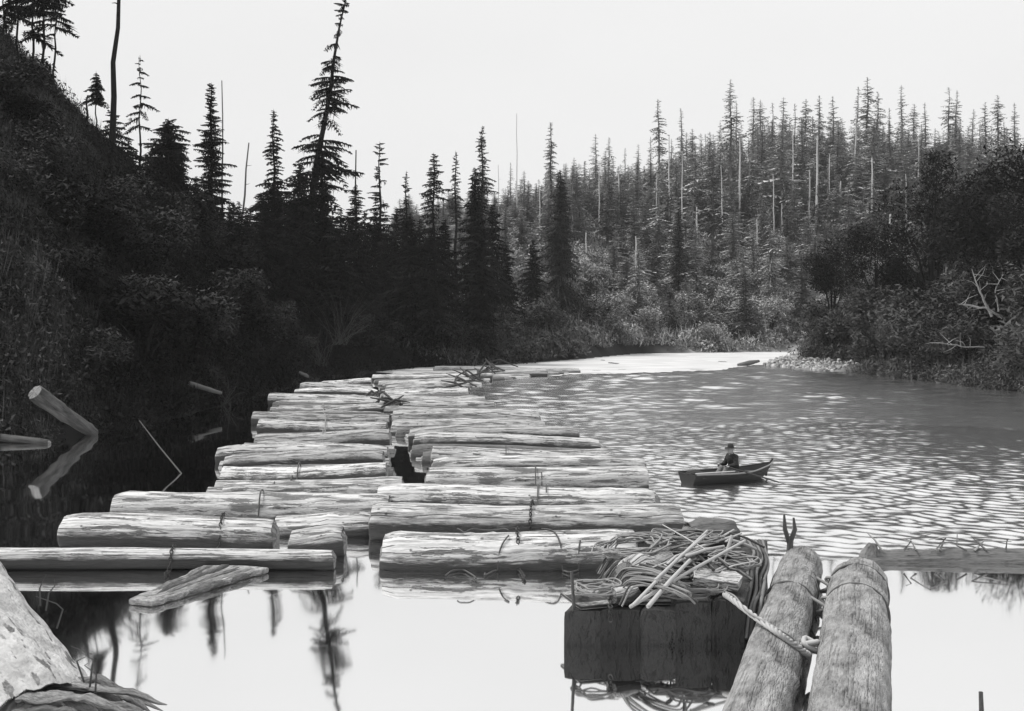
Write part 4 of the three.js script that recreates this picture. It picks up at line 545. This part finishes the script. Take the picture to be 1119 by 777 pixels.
{ // ---- undergrowth: beyond counting
  const clump = (seed, n, leaf, blades) => { const R = rng(seed), m = new MB(); for (let i = 0; i < n; i++) { const a = R() * 6.28, q = Math.sqrt(R()), y = .95 * R() * Math.sqrt(1 - q * q * .9), c = [Math.cos(a) * q, y, Math.sin(a) * q], l = leaf * (.5 + R()), a1 = R() * 6.28, e = (R() - .5) * 2, u = [Math.cos(a1) * Math.cos(e) * l, Math.sin(e) * l, Math.sin(a1) * Math.cos(e) * l], v = [-Math.sin(a1) * l * .45, (R() - .5) * l * .6, Math.cos(a1) * l * .45]; m.tri([c[0] - u[0] - v[0], c[1] - u[1] - v[1], c[2] - u[2] - v[2]], [c[0] + v[0], c[1] + v[1], c[2] + v[2]], [c[0] + u[0], c[1] + u[1], c[2] + u[2]], .5 + R()); }
    for (let i = 0; i < blades; i++) { const a = R() * 6.28, q = R() * .7, x = Math.cos(a) * q, z = Math.sin(a) * q, b = .02, lx = (R() - .5) * .9, lz = (R() - .5) * .9; m.tri([x - b, 0, z], [x + b, 0, z + b], [x + lx, .7 + .9 * R(), z + lz], 1.2 + 1.6 * R()); } return m.geo(); };
  const fill = (name, label, geo, m, count, seed, pick) => { const R = rng(seed), im = new THREE.InstancedMesh(geo, m, count), M = new THREE.Matrix4(), q = new THREE.Quaternion(), e = new THREE.Euler(); let i = 0, tries = 0; while (i < count && tries++ < count * 12) { const s = pick(R); if (!s) continue; e.set((R() - .5) * .4, R() * 6.28, (R() - .5) * .4); M.compose(V(s[0], ground(s[0], s[1]) - .12, s[1]), q.setFromEuler(e), new THREE.Vector3(s[2], s[2] * (.7 + .6 * R()), s[2])); im.setMatrixAt(i, M); im.setColorAt(i, grey(s[3])); i++; } im.count = i; im.name = name; im.castShadow = im.receiveShadow = true; im.userData = { kind: 'stuff', label }; scene.add(im); };
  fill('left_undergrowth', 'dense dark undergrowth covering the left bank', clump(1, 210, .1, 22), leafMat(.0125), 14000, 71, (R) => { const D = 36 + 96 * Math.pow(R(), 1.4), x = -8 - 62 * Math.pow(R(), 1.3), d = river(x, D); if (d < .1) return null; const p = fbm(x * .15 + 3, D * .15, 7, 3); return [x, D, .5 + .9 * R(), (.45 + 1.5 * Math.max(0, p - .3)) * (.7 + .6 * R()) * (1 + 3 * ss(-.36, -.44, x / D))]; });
  fill('far_undergrowth', 'mixed brush covering the foot of the far hillside', clump(2, 150, .13, 8), leafMat(.22), 9000, 72, (R) => { const D = 118 + 150 * Math.pow(R(), 1.25), x = -30 + 190 * R(), d = river(x, D); if (d < .25 || x > .5 * D + 6 || (x > 24 && D < 150 && d < 9)) return null; const p = fbm(x * .07 + 9, D * .07, 4, 3); return [x, D, 1.1 + 1.4 * R(), (.25 + 2.6 * Math.max(0, p - .32)) * (.5 + R())]; });
  fill('right_undergrowth', 'dense dark brush covering the right bank', clump(3, 180, .11, 6), leafMat(.06), 6000, 73, (R) => { const D = 60 + 76 * R(), x = 28 + 42 * R(), d = river(x, D); if (d < .1 || (D > 106 && d < 4 && x < 38)) return null; return [x, D, .7 + 1 * R(), .5 + R()]; });
  fill('ridge_undergrowth', 'scrub between the trunks of the far hillside forest', clump(4, 90, .17, 0), leafMat(.18), 5000, 74, (R) => { const D = 230 + 100 * R(), x = -60 + 230 * R(); return x > .52 * D ? null : [x, D, 1.6 + 2.2 * R(), .5 + .8 * R()]; });
}

// ---------------------------------------------------------------- rowing boat and rower
function field(sdf, cx, cy, cz, half, res) { // closed surface of a distance field
  const mc = new MarchingCubes(res, mat(.5), false, false, 60000); mc.isolation = 0; const s = half / (res / 2);
  for (let k = 0; k < res; k++) for (let j = 0; j < res; j++) for (let i = 0; i < res; i++) mc.field[i + j * res + k * res * res] = -sdf(cx + (i - res / 2) * s, cy + (j - res / 2) * s, cz + (k - res / 2) * s);
  mc.update(); const n = mc.count, p = new Float32Array(n * 3), nn = new Float32Array(n * 3);
  for (let i = 0; i < n; i++) { p[i * 3] = cx + mc.positionArray[i * 3] * half; p[i * 3 + 1] = cy + mc.positionArray[i * 3 + 1] * half; p[i * 3 + 2] = cz + mc.positionArray[i * 3 + 2] * half; }
  let vol = 0; for (let i = 0; i < n; i += 3) { const [a, b, c] = [0, 3, 6].map((o) => [p[i * 3 + o] - cx, p[i * 3 + o + 1] - cy, p[i * 3 + o + 2] - cz]); vol += a[0] * (b[1] * c[2] - b[2] * c[1]) + a[1] * (b[2] * c[0] - b[0] * c[2]) + a[2] * (b[0] * c[1] - b[1] * c[0]); }
  if (vol < 0) for (let i = 0; i < n; i += 3) for (let d = 0; d < 3; d++) { const q = p[i * 3 + 3 + d]; p[i * 3 + 3 + d] = p[i * 3 + 6 + d]; p[i * 3 + 6 + d] = q; }
  const e = .004; for (let i = 0; i < n; i++) { const x = p[i * 3], y = p[i * 3 + 1], z = p[i * 3 + 2]; let a = sdf(x + e, y, z) - sdf(x - e, y, z), b = sdf(x, y + e, z) - sdf(x, y - e, z), c = sdf(x, y, z + e) - sdf(x, y, z - e); const l = Math.hypot(a, b, c) || 1; nn[i * 3] = a / l; nn[i * 3 + 1] = b / l; nn[i * 3 + 2] = c / l; }
  const g = new THREE.BufferGeometry(); g.setAttribute('position', new THREE.BufferAttribute(p, 3)); g.setAttribute('normal', new THREE.BufferAttribute(nn, 3)); return g;
}
const smin = (a, b, k) => { const h = clamp(.5 + .5 * (b - a) / k, 0, 1); return lerp(b, a, h) - k * h * (1 - h); };
function bones(list, k = .03, grow = 0) { return (x, y, z) => { let d = 1e3; for (const [a, b, ra, rb] of list) { const vx = b[0] - a[0], vy = b[1] - a[1], vz = b[2] - a[2], t = clamp(((x - a[0]) * vx + (y - a[1]) * vy + (z - a[2]) * vz) / (vx * vx + vy * vy + vz * vz + 1e-9), 0, 1); d = smin(d, Math.hypot(x - a[0] - vx * t, y - a[1] - vy * t, z - a[2] - vz * t) - lerp(ra, rb, t) - grow, k); } return d; }; }
{
  const YAW = Math.atan2(1.75, 3.1), at = V(5.34, 0, 33.4), LEN = 3.2;
  const boat = thing('rowing_boat', 'dark rowing boat with square stern and high pointed bow on rippled water', 'boat', [at.x, 0, at.z]); boat.rotation.y = YAW;
  const HULLM = mat(.013, { roughness: .8 }), RIM = mat(.2, { roughness: .8 }), INSIDE = mat(.035);
  const N = 28, M = 12, half = (t) => t < .45 ? lerp(.43, .56, Math.sin(t / .45 * Math.PI / 2)) : .56 * Math.pow(Math.max(0, 1 - Math.pow((t - .45) / .55, 2.1)), .8), top = (t) => t < .5 ? lerp(.33, .29, ss(0, .5, t)) : .29 + .18 * Math.pow((t - .5) / .5, 2.6), keel = (t) => -.14 + .3 * Math.pow(Math.max(0, t - .7) / .3, 2);
  const shell = (inset, rev) => { const p = [], idx = []; for (let i = 0; i <= N; i++) { const t = i / N, b = Math.max(0, half(t) - inset), y1 = top(t), y0 = Math.min(y1 - .05, keel(t) + inset * 1.4); for (let k = 0; k <= M; k++) { const f = k / M * 2 - 1, a = Math.abs(f), w = Math.pow(a, .55), hgt = Math.pow(a, 2.1); p.push(t * LEN + .22 * ss(.8, 1, t) * hgt, lerp(y0, y1, hgt), Math.sign(f) * b * w * (.8 + .2 * hgt)); } } for (let i = 0; i < N; i++) for (let k = 0; k < M; k++) { const q = i * (M + 1) + k, a = rev ? [q, q + 1, q + M + 1, q + 1, q + M + 2, q + M + 1] : [q, q + M + 1, q + 1, q + 1, q + M + 1, q + M + 2]; idx.push(...a); } const g = new THREE.BufferGeometry(); g.setAttribute('position', new THREE.Float32BufferAttribute(p, 3)); g.setIndex(idx); g.computeVertexNormals(); return g; };
  mesh('hull', shell(0, false), HULLM, boat); mesh('inner_planking', shell(.03, true), INSIDE, boat);
  const tr = new THREE.Shape(); tr.moveTo(-.43, .33); for (let k = 0; k <= M; k++) { const f = k / M * 2 - 1, a = Math.abs(f), hgt = Math.pow(a, 2.1); tr.lineTo(Math.sign(f) * .43 * Math.pow(a, .55) * (.8 + .2 * hgt), lerp(-.14, .33, hgt)); } tr.lineTo(-.43, .33);
  const tg = new THREE.ExtrudeGeometry(tr, { depth: .04, bevelEnabled: false }); tg.rotateY(-Math.PI / 2); tg.translate(.02, 0, 0); mesh('transom', tg, HULLM, boat);
  for (const s of [1, -1]) { const l = []; for (let i = 0; i <= 20; i++) { const t = i / 20; l.push(new THREE.Vector3(t * LEN + .22 * ss(.8, 1, t), top(t) + .01, s * half(t) * 1.0)); } mesh('gunwale', tube(l, .024, 50, 6), s > 0 ? RIM : INSIDE, boat); }
  mesh('stem_post', limb([new THREE.Vector3(LEN - .05, .05, 0), new THREE.Vector3(LEN + .08, .4, 0), new THREE.Vector3(LEN + .23, .58, 0)], [.035, .04, .03], 7), HULLM, boat);
  for (const [x, y] of [[.35, .22], [1.95, .2], [2.6, .22]]) mesh('thwart', box(.22, .03, 2 * half(x / LEN) - .1, x, y, 0), INSIDE, boat);
  // rower: sits on the middle thwart facing the stern
  const t = thing('person', 'person in dark coat and brimmed hat sitting rowing in the boat', 'person', [at.x - .1, -.1, at.z + .05]); t.rotation.y = YAW;
  const Z = (s, a) => [a[0], a[1], a[2] * s];
  const torso = [[[1.97, .40, 0], [1.93, .58, 0], .155, .14], [[1.93, .58, 0], [1.87, .78, 0], .14, .155], [[1.87, .84, -.13], [1.87, .84, .13], .075, .075]], arms = [], legs = [], feet = [];
  for (const s of [1, -1]) { arms.push([Z(s, [1.87, .85, .18]), Z(s, [1.80, .62, .25]), .062, .048], [Z(s, [1.80, .62, .25]), Z(s, [1.56, .585, .19]), .046, .032]); legs.push([Z(s, [1.95, .38, .09]), Z(s, [1.53, .50, .13]), .088, .062], [Z(s, [1.53, .50, .13]), Z(s, [1.22, .14, .13]), .06, .04]); feet.push([Z(s, [1.22, .12, .13]), Z(s, [1.02, .13, .14]), .045, .035]); }
  const neck = [[[1.86, .88, 0], [1.835, .97, 0], .056, .05]];
  const headC = [1.815, 1.055, 0];
  const head = (x, y, z) => { const X0 = x - headC[0], Y0 = y - headC[1], Z0 = z; let d = Math.hypot(X0 / .098, Y0 / .118, Z0 / .078) * .085 - .085; d = smin(d, Math.hypot(X0 + .05, (Y0 + .07) * 1.1, Z0) - .042, .04); d = smin(d, Math.hypot(X0 + .098, (Y0 + .012) * .7, Z0 * 1.2) - .014, .016); for (const s of [1, -1]) { d = smin(d, Math.hypot(X0 - .005, Y0 * .6, Z0 - s * .08) - .017, .008); d = Math.max(d, .012 - Math.hypot(X0 + .097, Y0 - .02, Z0 - s * .032)); } d = Math.max(d, .007 - Math.hypot(X0 + .1, (Y0 + .052) * 2.5, Z0 * .35)); return Math.min(d, bones([[[1.85, .93, 0], [1.825, 1.0, 0], .05, .048]])(x, y, z)); };
  const oarDir = (s) => new THREE.Vector3(.74, -.27, s * .62).normalize();
  const grip = (s) => new THREE.Vector3(1.5, .575, s * .2);
  const hand = (s) => { // fingers closed round the oar handle
    const u = oarDir(s), c = grip(s).addScaledVector(u, .02), a = new THREE.Vector3(1, 0, 0).addScaledVector(u, -u.x).normalize(), b = u.clone().cross(a), pt = (f, r, o) => { const q = c.clone().addScaledVector(a, Math.cos(f) * r).addScaledVector(b, Math.sin(f) * r).addScaledVector(u, o); return [q.x, q.y, q.z]; }, l = [];
    for (let i = 0; i < 4; i++) { const o = (i - 1.5) * .021, sc = [.92, 1, .95, .8][i]; const q = [0, 1, 2, 3].map((k) => pt(.5 + k * 1.15 * sc, .034, o)); l.push([q[0], q[1], .0098, .0092], [q[1], q[2], .0092, .0085], [q[2], q[3], .0085, .0072]); }
    l.push([pt(.2, .05, -.028), pt(.2, .05, .03), .018, .018], [pt(.2, .05, 0), [1.56, .585, s * .19], .022, .028], [pt(-.1, .045, -.035), pt(-.9, .036, -.05), .013, .011], [pt(-.9, .036, -.05), pt(-1.9, .034, -.045), .011, .008]);
    return field(bones(l, .006), c.x, c.y, c.z, .095, 60);
  };
  const SKIN = mat(.3, { roughness: .7 }), COAT = mat(.02, { roughness: 1 }), TROU = mat(.16, { roughness: 1 }), BOOT = mat(.03), SHIRT = mat(.55);
  mesh('body', mergeGeometries([field(bones([...torso, ...arms, ...legs, ...feet, ...neck], .03), 1.5, .55, 0, .66, 100), field(head, headC[0], headC[1] - .02, 0, .17, 96), hand(1), hand(-1)]), SKIN, t);
  mesh('coat', field((x, y, z) => Math.max(bones([...torso, ...arms], .035, .02)(x, y, z), Math.hypot(x - 1.83, y - 1.02, z) < .1 ? .01 : -1) - .004 * Math.sin(y * 60 + x * 20) * Math.sin(z * 30), 1.78, .6, 0, .46, 88), COAT, t);
  mesh('trousers', field((x, y, z) => bones(legs, .03, .016)(x, y, z) + .004 * Math.sin(x * 70) * Math.sin(y * 40), 1.58, .35, 0, .5, 84), TROU, t);
  mesh('boots', field(bones(feet, .02, .02), 1.12, .13, 0, .28, 64), BOOT, t);
  mesh('shirt_front', field(bones([[[1.755, .80, 0], [1.775, .9, 0], .035, .03]], .02), 1.77, .85, 0, .12, 40), SHIRT, t);
  { const pr = [[.001, .135], [.05, .138], [.085, .12], [.1, .07], [.104, .02], [.112, .012], [.19, .0], [.196, -.006], [.19, -.01], [.1, -.004], [.001, .0]].map(([a, b]) => new THREE.Vector2(a, b)); const g = new THREE.LatheGeometry(pr, 26); const q = g.attributes.position; for (let i = 0; i < q.count; i++) { const r = Math.hypot(q.getX(i), q.getZ(i)); if (r > .13) q.setY(i, q.getY(i) + .03 * Math.pow(Math.abs(q.getZ(i)) / .19, 2) - .012); if (q.getY(i) > .12) q.setY(i, q.getY(i) - .025 * Math.exp(-Math.pow(q.getZ(i) / .03, 2))); } g.computeVertexNormals(); g.rotateZ(.06); g.translate(headC[0], headC[1] + .065, 0); mesh('hat', g, mat(.02), t); }
  // oars
  for (const s of [1, -1]) { const o = thing('oar', s > 0 ? 'near oar of the rowing boat, blade down by the bow' : 'far oar of the rowing boat, behind the rower', 'oar', [at.x - .1, -.1, at.z + .05]); o.rotation.y = YAW; const u = oarDir(s), g = grip(s).addScaledVector(u, -.07); const e = (k) => g.clone().addScaledVector(u, k); mesh('shaft', limb([e(0), e(.12), e(.13), e(1.7)], [.018, .018, .025, .022], 8), INSIDE, o); const bl = new THREE.SphereGeometry(1, 14, 8); bl.scale(.34, .012, .075); const bm = mesh('blade', bl, INSIDE, o); bm.position.copy(e(1.95)); bm.quaternion.setFromUnitVectors(new THREE.Vector3(1, 0, 0), u); }
  const sp = thing('pole', 'pale pole lying along the rowing boat toward its stern', 'pole', [at.x, 0, at.z]); sp.rotation.y = YAW; mesh('pole', limb([new THREE.Vector3(.02, .37, .36), new THREE.Vector3(.8, .36, .4), new THREE.Vector3(1.5, .35, .42)], [.02, .024, .022], 8), mat(.45), sp);
  tag(mesh('bundle', field((x, y, z) => Math.hypot((x - .28) / .3, (y - .32) / .1, z / .25) * .15 - .15 + .012 * Math.sin(x * 40) * Math.sin(z * 31), 0.28, .32, 0, .4, 48), COAT, scene), 'dark bundle lying in the stern of the rowing boat', 'bundle'); const bd = scene.children[scene.children.length - 1]; bd.position.copy(boat.position); bd.rotation.y = YAW;
}
{ // things that share a label are told apart by their order from the left
  const nth = (n) => { const u = ['', 'first', 'second', 'third', 'fourth', 'fifth', 'sixth', 'seventh', 'eighth', 'ninth', 'tenth', 'eleventh', 'twelfth', 'thirteenth', 'fourteenth', 'fifteenth', 'sixteenth', 'seventeenth', 'eighteenth', 'nineteenth'], t = ['', '', 'twent', 'thirt', 'fort', 'fift', 'sixt', 'sevent']; return n < 20 ? u[n] : n % 10 ? t[Math.floor(n / 10)] + 'y-' + u[n % 10] : t[n / 10] + 'ieth'; };
  const by = new Map(); for (const o of scene.children) if (o.userData.category) { const k = o.userData.label; if (!by.has(k)) by.set(k, []); by.get(k).push(o); }
  const col = (o) => { const b = o.position.lengthSq() ? o.position : (o.geometry.computeBoundingBox(), o.geometry.boundingBox.getCenter(new THREE.Vector3())); return b.x / -b.z; };
  for (const [k, l] of by) if (l.length > 1) l.map((o) => [col(o), o]).sort((a, b) => a[0] - b[0]).forEach(([, o], i) => { o.userData.label = `${k}, ${i === l.length - 1 ? 'rightmost' : i ? nth(i + 1) + ' from left' : 'leftmost'}`; });
}
renderer.render(scene, camera);
